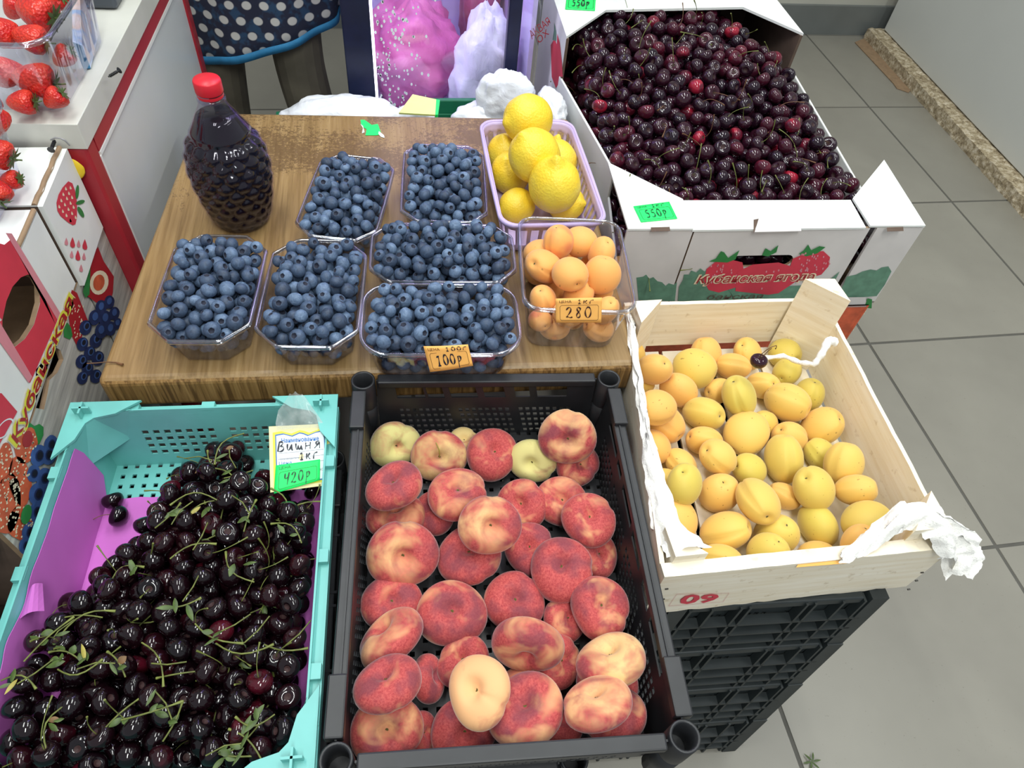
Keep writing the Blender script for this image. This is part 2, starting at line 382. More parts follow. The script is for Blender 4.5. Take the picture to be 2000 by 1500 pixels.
def thing(name, label, cat, base=(0, 0, 0), rz=0.0, group=None, kind=None):
    o = bpy.data.objects.new(name, None); COL.objects.link(o); o.location = base; o.rotation_euler = (0, 0, rz); o.empty_display_size = 0.02
    return tag(o, label, cat, group, kind)
def put(name, mb, mats, parent=None, world=False, origin=None, label=None):
    """world=True: the buffer holds world coordinates"""
    if isinstance(mats, str): mats = [mats]
    if world:
        if parent is not None:
            inv = wmat(parent).inverted(); mb.v = [tuple(inv @ Vector(p)) for p in mb.v]
        else:
            if origin is None:
                a = np.array(mb.v); origin = Vector(((a[:, 0].min()+a[:, 0].max())/2, (a[:, 1].min()+a[:, 1].max())/2, a[:, 2].min()))
            origin = Vector(origin); mb.v = [tuple(Vector(p)-origin) for p in mb.v]
    o = bpy.data.objects.new(name, mb.mesh(name, mats)); COL.objects.link(o)
    if parent is not None: o.parent = parent
    elif world: o.location = origin
    if label: o['label'] = label
    return o
def wmat(o):
    m = Matrix.LocRotScale(o.location, o.rotation_euler, o.scale)
    return wmat(o.parent) @ m if o.parent else m
def inst(name, me, loc, rot=None, scale=1.0, parent=None):
    o = bpy.data.objects.new(name, me); COL.objects.link(o)
    if parent: o.parent = parent
    o.location = loc
    if rot is not None: o.rotation_euler = rot.to_euler() if isinstance(rot, Matrix) else rot
    o.scale = (scale,)*3 if not hasattr(scale, '__len__') else scale
    return o
def frame4(TL, TR, BR, BL):
    c = (TL+TR+BR+BL)/4; ux = ((TR-TL)+(BR-BL)); uy = ((TL-BL)+(TR-BR))
    w_ = ux.length/2; d_ = uy.length/2; ax = math.atan2(ux.y, ux.x); ay = math.atan2(uy.y, uy.x)-PI/2
    return c, w_, d_, (ax+ay)/2
# ---------------- writing and flat print ----------------
STROKES = {
 '0': [[(.5, 1), (.2, .8), (.12, .45), (.3, .05), (.62, .02), (.86, .35), (.85, .75), (.6, .98), (.4, .95)]],
 '1': [[(.25, .75), (.6, 1), (.5, .5), (.42, 0)], [(.2, .02), (.7, .05)]],
 '2': [[(.15, .72), (.4, .98), (.75, .9), (.7, .6), (.35, .25), (.1, .05), (.3, .15), (.6, .02), (.9, .1)]],
 '4': [[(.2, .95), (.15, .55), (.4, .5), (.75, .62)], [(.85, 1), (.72, .5), (.62, 0)]],
 '5': [[(.85, .97), (.35, .95), (.25, .58), (.6, .62), (.82, .4), (.65, .08), (.3, .0), (.1, .12)]],
 '8': [[(.7, .85), (.45, 1), (.25, .8), (.45, .58), (.75, .3), (.6, .03), (.3, .05), (.22, .28), (.5, .55), (.75, .75), (.68, .88)]],
 'p': [[(.35, .75), (.22, -.35)], [(.3, .6), (.55, .8), (.8, .6), (.7, .3), (.35, .25)]],
 'k': [[(.2, .8), (.12, .05)], [(.75, .8), (.25, .4), (.75, .02)]],
 'g': [[(.15, .02), (.22, .78), (.85, .85)]],
 'B': [[(.3, 1), (.05, .0)], [(.25, .95), (.7, 1), (.75, .7), (.3, .52), (.8, .5), (.85, .15), (.4, -.05), (.1, .05)]],
 'i': [[(.15, .7), (.1, .1), (.35, .02), (.7, .6), (.75, .7), (.65, .1), (.85, .02)]],
 'w': [[(.08, .7), (.05, .1), (.3, .05), (.42, .65), (.4, .1), (.62, .05), (.78, .65), (.75, .08), (.95, .02)]],
 'n': [[(.2, .72), (.12, .02)], [(.15, .36), (.75, .42)], [(.8, .75), (.72, .02)]],
 'a': [[(.1, .05), (.55, .4), (.85, .8), (.8, .02)], [(.78, .8), (.35, .75), (.35, .45), (.75, .42)]],
}
def quadmap(Q):
    """Q: BL, BR, TR, TL world points -> bilinear map + normal"""
    BL, BR, TR, TL = [Vector(q) for q in Q]; n = (BR-BL).cross(TL-BL).normalized()
    return (lambda u, v, l=0.0: (BL*(1-u)+BR*u)*(1-v)+(TL*(1-u)+TR*u)*v+n*l), n
def stroke_text(mb, f, txt, u0, v0, cw, ch, wd, mat, lift=0.0006, aspect=1.0, slant=0.0):
    """handwriting as thin ribbons; f(u,v,l) maps label coordinates"""
    k = 0
    for chn in txt:
        if chn != ' ':
            for st in STROKES[chn]:
                P = [Vector((u0+(k+(x+slant*y)*0.86)*cw, v0+y*ch)) for x, y in st]
                Q = []
                for i in range(len(P)-1):   # smooth a little
                    Q += [P[i], P[i]*0.5+P[i+1]*0.5]
                Q.append(P[-1])
                if len(P) > 2:
                    Q = [Q[0]]+[(Q[i-1]+Q[i]*2+Q[i+1])/4 for i in range(1, len(Q)-1)]+[Q[-1]]
                L = []; R_ = []
                for i, q in enumerate(Q):
                    d = Q[min(i+1, len(Q)-1)]-Q[max(i-1, 0)]; d = Vector((d.x*aspect, d.y)).normalized()
                    nn = Vector((-d.y/aspect, d.x))*wd/2*(0.75+0.4*math.sin(i*1.3+k))
                    L.append(f(q.x+nn.x, q.y+nn.y, lift)); R_.append(f(q.x-nn.x, q.y-nn.y, lift))
                n_ = len(Q); mb.add(L+R_, [(i+n_, i+1+n_, i+1, i) for i in range(n_-1)], mat)
        k += 1
def outline(mb, f, pts, wd, mat, lift=0.0005, closed=True, aspect=1.0):
    n_ = len(pts); rngs = range(n_ if closed else n_-1)
    for i in rngs:
        a = Vector(pts[i]); b = Vector(pts[(i+1) % n_]); d = Vector(((b-a).x*aspect, (b-a).y)).normalized(); nn = Vector((-d.y/aspect, d.x))*wd/2
        mb.add([f(a.x-nn.x, a.y-nn.y, lift), f(b.x-nn.x, b.y-nn.y, lift), f(b.x+nn.x, b.y+nn.y, lift), f(a.x+nn.x, a.y+nn.y, lift)], [(0, 1, 2, 3)], mat)
def text_poly(mb, f, txt, u0, v0, uw, vh, mat, lift=0.0006, shear=0.0, offset=0.0):
    """printed type: font outlines fitted into the box (u0,v0,uw,vh)"""
    c = bpy.data.curves.new('t', 'FONT'); c.body = txt; c.shear = shear; c.offset = offset; c.resolution_u = 2; c.fill_mode = 'FRONT'
    o = bpy.data.objects.new('t', c); me = bpy.data.meshes.new_from_object(o)
    V = np.array([v.co[:] for v in me.vertices])
    if len(V):
        c2 = bpy.data.curves.new('t2', 'FONT'); c2.body = txt; c2.shear = shear; c2.fill_mode = 'FRONT'
        o2 = bpy.data.objects.new('t2', c2); m2 = bpy.data.meshes.new_from_object(o2); W = np.array([v.co[:] for v in m2.vertices])
        lo = W.min(0); hi = W.max(0); bpy.data.objects.remove(o2); bpy.data.meshes.remove(m2)
        P = [f(u0+(x-lo[0])/(hi[0]-lo[0])*uw, v0+(y-lo[1])/(hi[1]-lo[1])*vh, lift) for x, y, z in V]
        mb.add(P, [tuple(p.vertices) for p in me.polygons], mat)
    bpy.data.objects.remove(o); bpy.data.meshes.remove(me)
def pxpoly(mb, pts, o, n, mat, lift=0.0005):
    """flat print: outline drawn on the real surface (o, n)"""
    mb.add([onplane(x, y, o, n)+n*lift for x, y in pts], [tuple(range(len(pts)))], mat)
def ell(cx, cy, rx, ry, a=0, n=18, wob=0, seed=0):
    r = random.Random(seed); ca, sa = math.cos(a), math.sin(a); out = []
    for i in range(n):
        t = 2*PI*i/n; k = 1+wob*(r.random()-0.5); x, y = rx*math.cos(t)*k, ry*math.sin(t)*k
        out.append((cx+x*ca-y*sa, cy+x*sa+y*ca))
    return out
# ================= setting =================
def struct(name, mb, mats, origin=(0, 0, 0)): return tag(put(name, mb, mats, None, True, origin), kind='structure')
fl = struct('floor', MB().box((0.9, 1.2, -0.012), (6.2, 5.2, 0.02)), 'grout')
tm = MB().hexa([(0.0025, 0.0025, 0), (0.5975, 0.0025, 0), (0.5975, 0.5975, 0), (0.0025, 0.5975, 0), (0.004, 0.004, 0.009), (0.596, 0.004, 0.009), (0.596, 0.596, 0.009), (0.004, 0.596, 0.009)]).mesh('tile', ['tile'])
for i in range(-5, 5):
    for j in range(-4, 4):
        x0 = 1.24+0.605*i; y0 = 1.09+0.590*j
        inst('tile', tm, (x0, y0, -0.0015-0.0075), None, (1.008, 0.983, 1), fl)
struct('wall_back', MB().box((0.9, 2.93, 1.3), (6.2, 0.1, 2.6)), 'wall', (0.9, 2.9, 0))
struct('baseboard_back', MB().box((0.9, 2.872, 0.06), (6.2, 0.016, 0.12)), 'wall_base', (0.9, 2.87, 0))
# right hand counter: tall grey panel over a crumbling plinth
sc = thing('serving_counter', 'tall plain grey counter panel standing on a crumbling pale plinth', 'counter', (2.15, 2.0, 0))
pa, pb = Vector((2.165, 2.81, 0)), Vector((2.085, 0.9, 0)); dn = Vector((1, -0.04, 0)).normalized()
mb = MB(); mb.hexa([pa+Vector((0, 0, .05)), pb+Vector((0, 0, .05)), pb+dn*.5+Vector((0, 0, .05)), pa+dn*.5+Vector((0, 0, .05)), pa+Vector((0, 0, 1.0)), pb+Vector((0, 0, 1.0)), pb+dn*.5+Vector((0, 0, 1.0)), pa+dn*.5+Vector((0, 0, 1.0))])
mb.f = [f[::-1] for f in mb.f]
bev(put('side_panel', mb, 'grey_panel', sc, True), 0.003)
def plinth_fn(u, v):
    p = pa+Vector((0, 0.02, 0))-dn*0.062 + (pb-pa)*u; nz = noise.noise(Vector((u*60, v*9, 0)))*0.006
    if v < 0.5: return tuple(p-dn*nz*0.8+Vector((0, 0, 0.046*v*2)))
    return tuple(p+dn*(v-0.5)*2*0.08+Vector((0, 0, 0.046+nz*0.7)))
put('plinth', MB().grid(plinth_fn, np.linspace(0, 1, 240), [0, .15, .3, .5, .55, .62, .7, .78, .86, .93, 1]), 'stone', sc, True)
mb = MB(); a = at(1670, 82, 0.004); b = at(1695, 72, 0.004); c = at(1790, 165, 0.004); d = at(1745, 162, 0.004)
q = [a, d, at(1752, 172, .004), at(1775, 180, .004), c, b]
mb.slab(q, (0, 0, 1), 0.003)
put('cardboard_scrap', mb, 'brown_card', None, True); tag(bpy.data.objects['cardboard_scrap'], 'torn brown cardboard strip on the floor by the crumbling plinth', 'cardboard')
# ================= table =================
c_, w_, d_, a_ = frame4(at(390, 217, .55), Vector((.375, 1.272, .55)), at(1215, 703, .55), at(185, 746, .55))
tb = thing('wooden_table', 'worn brown wood-grain table top holding blueberries, bottle and lemons', 'table', (c_.x, c_.y, 0))
q = [at(185, 746, .55), Vector((.345, .615, .55)), Vector((.375, 1.275, .55)), at(388, 217, .55)]
mb = MB(); Z = Vector((0, 0, .058)); mb.hexa([p-Z for p in q]+q)
mb.m = [1, 0, 1, 1, 1, 1]
o = put('table_top', mb, ['table_wood', 'table_edge'], tb, True); bev(o, 0.011, 4)
cq = (q[0]+q[1]+q[2]+q[3])/4
for p in q:
    l = p.lerp(cq, 0.1); put('leg', MB().box((l.x, l.y, 0.25), (.035, .035, .497)), 'metal', tb, True)
# ================= left counter =================
c0 = Vector((-.387, .894, 0)); e1 = Vector((.022, .4388, 0)).normalized()  # runs back
e1 = (at(305, 0, .70)-at(165, 287, .70)); e1.z = 0; e1.normalize(); e2 = Vector((-e1.y, e1.x, 0))  # to the left
c0 = at(165, 287, .70)*.5+at(150, 245, .738)*.5; c0.z = 0
cn = thing('sales_counter', 'white panelled counter with red profile edges left of the table', 'counter', c0)
def cbox(name, a0, a1, b0, b1, z0, z1, mat, bv=0.0):
    P = [c0+e1*a+e2*b+Vector((0, 0, z)) for z in (z0, z1) for a, b in ((a0, b0), (a0, b1), (a1, b1), (a1, b0))]
    P = [P[0], P[3], P[2], P[1], P[4], P[7], P[6], P[5]]
    o = put(name, MB().hexa(P), mat, cn, True)
    if bv: bev(o, bv)
    return o
L = 0.4
while proj(c0+e1*L+Vector((0, 0, .56)))[0] < 384: L += .004
cbox('side_panel', .030, L-.03, .004, .012, .03, .672, 'white_panel')
cbox('front_panel', .003, .011, .03, .72, .0, .70, 'red_profile')
cbox('corner_post', 0, .034, 0, .034, 0, .7, 'red_profile', .004)
cbox('corner_post', L-.03, L, 0, .034, 0, .7, 'red_profile', .004)
cbox('top_rail', .034, L-.03, 0, .03, .674, .7, 'red_profile')
cbox('bead', .034, L-.03, -.001, .004, .667, .673, 'white_card')
cbox('bead', .030, .034, -.001, .004, .03, .668, 'white_card')
cbox('counter_top', -.002, L, -.003, .78, .7, .738, 'counter_top', .001)
cbox('back_panel', L-.01, L, .03, .72, 0, .7, 'white_panel')
# ================= containers =================
def loop_pts(w, d, ch, n, rounded):
    """closed outline of a w x d tray, corners cut (ch) or rounded; n points"""
    hw, hd = w/2, d/2
    if rounded:
        P = []
        for cx, cy, a0 in ((hw-ch, -hd+ch, -PI/2), (hw-ch, hd-ch, 0), (-hw+ch, hd-ch, PI/2), (-hw+ch, -hd+ch, PI)):
            for i in range(7): a = a0+PI/2*i/6; P.append(Vector((cx+ch*math.cos(a), cy+ch*math.sin(a))))
    else:
        P = [Vector(p) for p in ((-hw+ch, -hd), (hw-ch, -hd), (hw, -hd+ch), (hw, hd-ch), (hw-ch, hd), (-hw+ch, hd), (-hw, hd-ch), (-hw, -hd+ch))]
    L_ = [0]
    for i in range(len(P)): L_.append(L_[-1]+(P[(i+1) % len(P)]-P[i]).length)
    out = []; k = 0
    for j in range(n):
        s_ = L_[-1]*j/n
        while L_[k+1] < s_: k += 1
        t = (s_-L_[k])/max(1e-9, L_[k+1]-L_[k]); out.append(P[k].lerp(P[(k+1) % len(P)], t))
    return out
def tray(t, w, d, h, ch, taper, rounded, mats, ribs=0.0012, nper=120, hole=None, wall_t=0.0008, lip=0.006):
    base = loop_pts(w, d, ch, nper, rounded); V = []; F = []
    lev = [0, .06, .14, .24, .36, .48, .6, .7, .78, .86, .93, 1.0]
    for li, l in enumerate(lev):
        k = taper+(1-taper)*l; rr = ribs if 1 < li < 7 else 0
        if li == 0: k *= 0.96
        for j, p in enumerate(base):
            nrm = Vector((p.x, p.y)).normalized(); off = rr if (j//2) % 2 == 0 else 0
            q = p*k-nrm*off; V.append((q.x, q.y, h*l))
    n = nper
    for li in range(len(lev)-1):
        for j in range(n):
            if hole and hole(j, li): continue
            F.append((li*n+j, li*n+(j+1) % n, (li+1)*n+(j+1) % n, (li+1)*n+j))
    mb = MB().add(V, F, 0, True); mb.add(V[:n], [tuple(range(n-1, -1, -1))], 0)
    o = put('tray_body', mb, mats[0], t); solid(o, wall_t)
    rb = MB(); R_ = [(0, -.001), (.002, .002), (lip*.7, .0025), (lip, 0), (lip, -.004), (lip-.001, -.004), (lip-.0015, -.001), (.001, -.002)]
    V = []
    for dx, dz in R_:
        for p in base:
            nx = Vector((p.x/(w/2), p.y/(d/2))); nx = nx.normalized(); V.append((p.x+nx.x*dx, p.y+nx.y*dx, h+dz))
    m_ = len(R_)
    F = [(i*n+j, i*n+(j+1) % n, ((i+1) % m_)*n+(j+1) % n, ((i+1) % m_)*n+j) for i in range(m_) for j in range(n)]
    rb.add(V, F, 0, True); put('rim', rb, mats[1], t)
def tray4(name, label, px, hr, zb, ch, taper, rounded, mats, cat='punnet', group=None, **kw):
    c, w, d, a = frame4(*[at(x, y, hr) for x, y in px])
    t = thing(name, label, cat, (c.x, c.y, zb), a, group)
    tray(t, w-.012, d-.012, hr-zb, ch, taper, rounded, mats, **kw)
    return dict(o=t, c=c, w=w-.012, d=d-.012, a=a, zb=zb, h=hr-zb, taper=taper, ch=ch)
CP = ['clear_plastic', 'clear_rim']
TT = 0.5505
pun = {}
grp = 'clear punnets of blueberries on the table'
pun['A'] = tray4('blueberry_punnet', 'clear eight-sided punnet of blueberries, nearest the bottle in the back row', [(634, 300), (790, 313), (721, 469), (557, 463)], .607, TT, .026, .86, False, CP, group=grp)
pun['B'] = tray4('blueberry_punnet', 'clear blueberry punnet in the back row beside the lilac lemon basket', [(793, 284), (948, 284), (953, 437), (772, 433)], .607, TT, .024, .86, False, CP, group=grp)
pun['C'] = tray4('blueberry_punnet', 'clear blueberry punnet at the front left end of the table', [(346, 457), (533, 461), (482, 670), (273, 670)], .61, TT, .030, .84, False, CP, group=grp)
pun['D'] = tray4('blueberry_punnet', 'clear blueberry punnet second from the left in the front row', [(540, 467), (723, 469), (699, 682), (481, 680)], .61, TT, .030, .84, False, CP, group=grp)
pun['E'] = tray4('blueberry_punnet', 'wide clear blueberry punnet directly behind the one with the orange 100 tag', [(723, 437), (1005, 437), (1008, 554), (720, 553)], .609, TT, .026, .88, False, CP, group=grp)
pun['F'] = tray4('blueberry_punnet', 'wide round-cornered blueberry punnet carrying the orange 100 price tag', [(711, 554), (1006, 554), (1026, 694), (695, 697)], .611, TT, .034, .88, True, CP, group=grp)
apt = tray4('apricot_punnet', 'tall clear round-cornered punnet of blushed apricots with orange 280 tag', [(1010, 425), (1215, 428), (1245, 613), (1018, 606)], .645, TT, .022, .84, True, CP, ribs=.0016)
lem = tray4('lemon_basket', 'lilac plastic slotted basket of lemons at back right of table', [(935, 235), (1122, 234), (1186, 436), (974, 446)], .622, TT, .026, .86, True, ['lilac_plastic', 'lilac_plastic'], cat='basket', ribs=0, nper=132, hole=lambda j, l: l in (3, 4, 5, 6, 7) and j % 3 != 0, wall_t=.002, lip=.007)
# strawberry punnets on the left
sp1c = c0+e1*.130+e2*.105+Vector((0, 0, .7405))
sp1 = thing('strawberry_punnet', 'clear ribbed punnet of big strawberries on the counter, the farther of two', 'punnet', sp1c, math.atan2(-e1.x, e1.y), 'clear punnets of strawberries')
tray(sp1, .200, .240, .10, .03, .88, True, CP, ribs=.0022)
sp2 = thing('strawberry_punnet', 'clear ribbed strawberry punnet resting on the cardboard box at far left', 'punnet', (-.538, .800, .7095), math.atan2(-e1.x, e1.y), 'clear punnets of strawberries')
tray(sp2, .165, .19, .10, .03, .86, True, CP, ribs=.0022)
# ================= plastic crates =================
def crate(name, label, cat, c, w, d, a, ztop, h, mat, style, group=None, lean=None):
    t = thing(name, label, cat, (c.x, c.y, ztop-h), a, group)
    hw, hd = w/2, d/2; ti = .008
    def wall(p0, p1, rows, cols, hole, shear=0, z0=.006, z1=None, inset0=.0):
        z1 = h-.004 if z1 is None else z1
        p0 = Vector(p0); p1 = Vector(p1)
        if style != 'teal': dd_ = (p1-p0).normalized()*.019; p0 = p0+dd_; p1 = p1-dd_
        nrm = Vector((-(p1-p0).y, (p1-p0).x, 0)).normalized()
        def fn(u, v):
            uu = u+shear*(v-.3)*(4*u*(1-u) if shear else 0)
            q = p0.lerp(p1, min(1, max(0, uu))); return (q.x+nrm.x*ti*(1-v)*1.2, q.y+nrm.y*ti*(1-v)*1.2, z0+(z1-z0)*v)
        o = put('side_wall', MB().grid(fn, cols, rows, hole), mat, t); return solid(o, .0022)
    ins = .012; x0, x1, y0, y1 = -hw+ins, hw-ins, -hd+ins, hd-ins
    def cols_of(n, pad): return np.concatenate([[0, pad], *[[pad+(1-2*pad)*(k+.58)/n, pad+(1-2*pad)*(k+1)/n] for k in range(n)], [1]])
    if style == 'peach':
        rows = [0, .05, .11, .15, .21, .25, .31, .35, .41, .45, .51, .56, .70, .90, 1]
        def mk(n):
            cols = cols_of(n, .09)
            def hole(i, j):
                inner = 1 <= i < len(cols)-2
                if 1 <= j <= 10 and j % 2 == 1: return inner and i % 2 == 1 and (i//2) % 9 != 8
                if j == 12:
                    u = (cols[i]+cols[i+1])/2
                    return .10 < u < .90 and not any(abs(u-k) < .014 for k in (.245, .49, .745)) and not (.335 < u < .37 or .63 < u < .665)
                return False
            return cols, hole
        for p0, p1, n in (((x0, y0), (x1, y0), 26), ((x1, y0), (x1, y1), 34), ((x1, y1), (x0, y1), 26), ((x0, y1), (x0, y0), 34)):
            cols, hole = mk(n); p0 = (*p0, 0); p1 = (*p1, 0); wall(p0, p1, rows, cols, hole, .10)
    elif style == 'teal':
        rows = [0, .22, .29, .34, .41, .46, .53, .58, .65, .70, .78, 1]
        def mk(n):
            cols = cols_of(n, .14)
            def hole(i, j): return 1 <= i < len(cols)-2 and i % 2 == 1 and (i//2) % 8 != 7 and j in (1, 3, 5, 7)
            return cols, hole
        for p0, p1, n in (((x0, y0), (x1, y0), 16), ((x1, y0), (x1, y1), 22), ((x1, y1), (x0, y1), 16), ((x0, y1), (x0, y0), 22)):
            cols, hole = mk(n); wall((*p0, 0), (*p1, 0), rows, cols, hole)
    else:  # stacking crate seen from outside: recessed wall with ribs
        rows = [0, .12, .2, .3, .38, .55, .62, .8, 1]; 
        for p0, p1, n in (((x0, y0), (x1, y0), 18), ((x1, y0), (x1, y1), 24), ((x1, y1), (x0, y1), 18), ((x0, y1), (x0, y0), 24)):
            cols = cols_of(n, .1)
            wall((*p0, 0), (*p1, 0), rows, cols, lambda i, j: 1 <= i < len(cols)-2 and i % 2 == 1 and (i//2) % 6 not in (4, 5) and j in (1, 3, 5))
    # bottom lattice
    nx, ny = int(w/.017), int(d/.017)
    us = np.linspace(0, 1, nx*2+1); vs = np.linspace(0, 1, ny*2+1)
    us2 = [u if k % 2 == 0 else u+.12/nx for k, u in enumerate(us)]; vs2 = [v if k % 2 == 0 else v+.12/ny for k, v in enumerate(vs)]
    ib = ins+ti*1.2
    o = put('bottom', MB().grid(lambda u, v: (-hw+ib+(w-2*ib)*u, -hd+ib+(d-2*ib)*v, .007), us2, vs2, lambda i, j: i % 2 == 1 and j % 2 == 1), mat, t); solid(o, .003)
    # rim
    rw = .016 if style != 'teal' else .014; rh = .012
    if style == 'teal':
        mb = MB()
        for sx, sy, ax in ((0, 1, 0), (0, -1, 0), (1, 0, 1), (-1, 0, 1)):
            if ax == 0: mb.box((0, sy*(hd-rw/2), h-.004-rh), (w-.10, rw, .004)); mb.box((0, sy*(hd-.0015), h-rh-.010), (w-.02, .003, .014))
            else: mb.box((sx*(hw-rw/2), 0, h-.004-rh), (rw, d-.10, .004)); mb.box((sx*(hw-.0015), 0, h-rh-.010), (.003, d-.02, .014))
        put('rim', mb, mat, t)
        for sx in (-1, 1):
            for sy in (-1, 1):
                cb = MB()
                P = [(0, 0), (.085, 0), (.058, .020), (.034, .026), (.026, .034), (.020, .058), (0, .085)]
                P = [(sx*(hw-x), sy*(hd-y), h) for x, y in P]
                if sx*sy < 0: P = P[::-1]
                cb.slab(P, (0, 0, 1), .0035)
                # inner corner shoulder
                A = (sx*(hw-.075), sy*(hd-ins), h-.003); B_ = (sx*(hw-ins), sy*(hd-.075), h-.003); C_ = (sx*(hw-.034), sy*(hd-.026), h-.003); D_ = (sx*(hw-.026), sy*(hd-.034), h-.003)
                A2 = (sx*(hw-.058), sy*(hd-ins-.004), h-.06); B2 = (sx*(hw-ins-.004), sy*(hd-.058), h-.06)
                cb.add([A, C_, D_, B_, A2, B2], [(0, 1, 4), (1, 2, 5, 4), (2, 3, 5)])
                put('corner', cb, mat, t)
                pg = MB(); x, y = sx*(hw-.020), sy*(hd-.018)
                pg.box((x, y, h+.006), (.020, .0025, .012)); pg.box((x, y, h+.006), (.0025, .018, .012))
                put('stacking_peg', pg, mat, t)
        for k in (-.28, 0, .28):
            for sy in (-1, 1): put('rim_notch', MB().box((k*w, sy*(hd-.007), h-rh+.001), (.016, .013, .009)), mat, t)
            for sx in (-1, 1): put('rim_notch', MB().box((sx*(hw-.007), k*d, h-rh+.001), (.013, .016, .009)), mat, t)
    else:
        mb = MB()
        for sy in (1, -1): mb.box((0, sy*(hd-rw/2-.003), h-rh/2-.001), (w-.066, rw, rh))
        for sx in (1, -1):
            mb.box((sx*(hw-rw/2-.003), 0, h-rh/2-.006), (rw, d-.14, rh))
            for sy in (1, -1): mb.box((sx*(hw-rw/2-.002), sy*(hd-.062), h-rh/2-.001), (rw+.003, .06, rh+.003))
        o = put('rim', mb, mat, t); bev(o, .002)
        for sx in (-1, 1):
            for sy in (-1, 1):
                x, y = sx*(hw-.014), sy*(hd-.014)
                if lean is not None: put('corner_column', MB().box((sx*(hw-.012), sy*(hd-.012), h/2), (.024, .024, h)), mat, t); continue
                pm = MB(); pr = [(.016, h-.05), (.016, h-.001), (.0148, h), (.0125, h-.001), (.012, h-.045)]
                pm.lathe(pr, 24, close=False); pm.lathe([(.0155, 0), (.0155, h-.05)], 16); pm.lathe([(.0005, h-.046), (.0122, h-.046)], 24, close=False)
                pm.v = [(vx+x, vy+y, vz) for vx, vy, vz in pm.v]; put('corner_socket', pm, mat, t)
        if style == 'stack':
            for z in (.018, .045*h/.1225, .072*h/.1225):
                rb = MB(); rb.box((0, -hd+.0065, z), (w-.03, .013, .003)); rb.box((hw-.0065, 0, z), (.013, d-.03, .003)); put('ledge', rb, mat, t)
            for k in (-.40, -.30, -.17, -.13, .13, .17, .30, .40):
                put('rib', MB().box((k*w, -hd+.0065, h/2), (.0035, .013, h-.01)), mat, t)
            for k in (-.42, -.34, -.2, -.02, .02, .2, .34, .42):
                put('rib', MB().box((hw-.0065, k*d, h/2), (.013, .0035, h-.01)), mat, t)
    if lean is not None:   # a crate of the leaning stack: its body follows the lean
        for ch in t.children:
            if ch.type == 'MESH':
                for v in ch.data.vertices: v.co.x += (v.co.z-h)*lean[0]; v.co.y += (v.co.z-h)*lean[1]
    return t
pc_c, pc_w, pc_d, pc_a = frame4(at(703, 745, .56), at(1192, 733, .56), at(1340, 1450, .56), at(660, 1475, .56))
pc_w += .026; pc_d += .026
ZP = .56; HP = .125
peach_crate = crate('plastic_crate', 'black perforated plastic crate full of flat peaches, front centre', 'crate', pc_c, pc_w, pc_d, pc_a, ZP, HP, 'black_plastic', 'peach')
for k in range(3):
    crate('plastic_crate', ['black empty stacking crate directly under the peach crate', 'black stacking crate second below the peach crate', 'black stacking crate on the floor below the peach crate'][k], 'crate', pc_c-_rz(pc_a) @ Vector((.045, 0, 0)), pc_w-.09, pc_d-.02, pc_a, ZP-HP-.002-k*.1443, .1425, 'black_plastic', 'stack', 'crates under the peaches')
tc_tl, tc_tr, tc_br = at(150, 800, .55), at(668, 775, .55), at(606, 1490, .55)
tc_tl.z = tc_tr.z = tc_br.z = .55
tc_bl = tc_br+(tc_tl-tc_tr)
tc_c, tc_w, tc_d, tc_a = frame4(tc_tl, tc_tr, tc_br, tc_bl); tc_w += .006; tc_d += .02; tc_c.x -= .004
ZT = .548; HT = .125
teal_crate = crate('plastic_crate', 'turquoise perforated plastic crate of dark sour cherries, front left', 'crate', tc_c, tc_w, tc_d, tc_a, ZT, HT, 'teal_plastic', 'teal')
for k in range(3):
    crate('plastic_crate', ['black stacking crate directly under the turquoise cherry crate', 'black stacking crate second below the turquoise crate', 'black stacking crate on the floor below the turquoise crate'][k], 'crate', tc_c, tc_w-.01, tc_d-.01, tc_a, ZT-HT-.002-k*.1402, .1385, 'black_plastic', 'stack', 'crates under the sour cherries')
# ---- wooden apricot crate and the black stack carrying it ----
WZ, WB = .55, .437
wq = {'TL': Vector((.352, .742, 0)), 'TR': Vector((.686, .733, 0)), 'BR': Vector((.661, .293, 0)), 'BL': Vector((.286, .298, 0))}
wc, ww, wd_, wa = frame4(wq['TL'], wq['TR'], wq['BR'], wq['BL'])
topc = at(1738, 1168, .435); botc = at(1437, 1469, 0)
for k in range(4):
    zt = .4355-k*.1087; f = k/4; fr = topc.lerp(botc, f); wk, dk = .305, .400
    R2 = _rz(wa); cc = Vector((fr.x, fr.y, 0))-R2 @ Vector((wk/2, -dk/2, 0))
    crate('plastic_crate', ['dark green-black crate directly under the wooden apricot crate', 'dark crate second from the top under the wooden apricot crate', 'dark crate third down under the wooden apricot crate', 'dark crate standing on the tiles below the apricot stack'][k], 'crate', cc, wk, dk, wa, zt-.001, .1075, 'dark_green_plastic', 'stack', 'stack of crates under the apricots', lean=((topc.x-botc.x)/.435*math.cos(wa), (topc.y-botc.y)/.435))
wt = thing('wooden_crate', 'shallow pale pine crate of yellow apricots stamped 09', 'crate', (wc.x, wc.y, WB), 0)
def wv(u, v, z):
    p = wq['BL']*(1-u)*(1-v)+wq['BR']*u*(1-v)+wq['TR']*u*v+wq['TL']*(1-u)*v; return Vector((p.x, p.y, z))
def ragged(mb, amp=.003, seed=0):
    r = random.Random(seed); mb.v = [tuple(Vector(p)+Vector((0, 0, r.uniform(-amp, 0) if p[2] < WB+.01 else 0))) for p in mb.v]; return mb
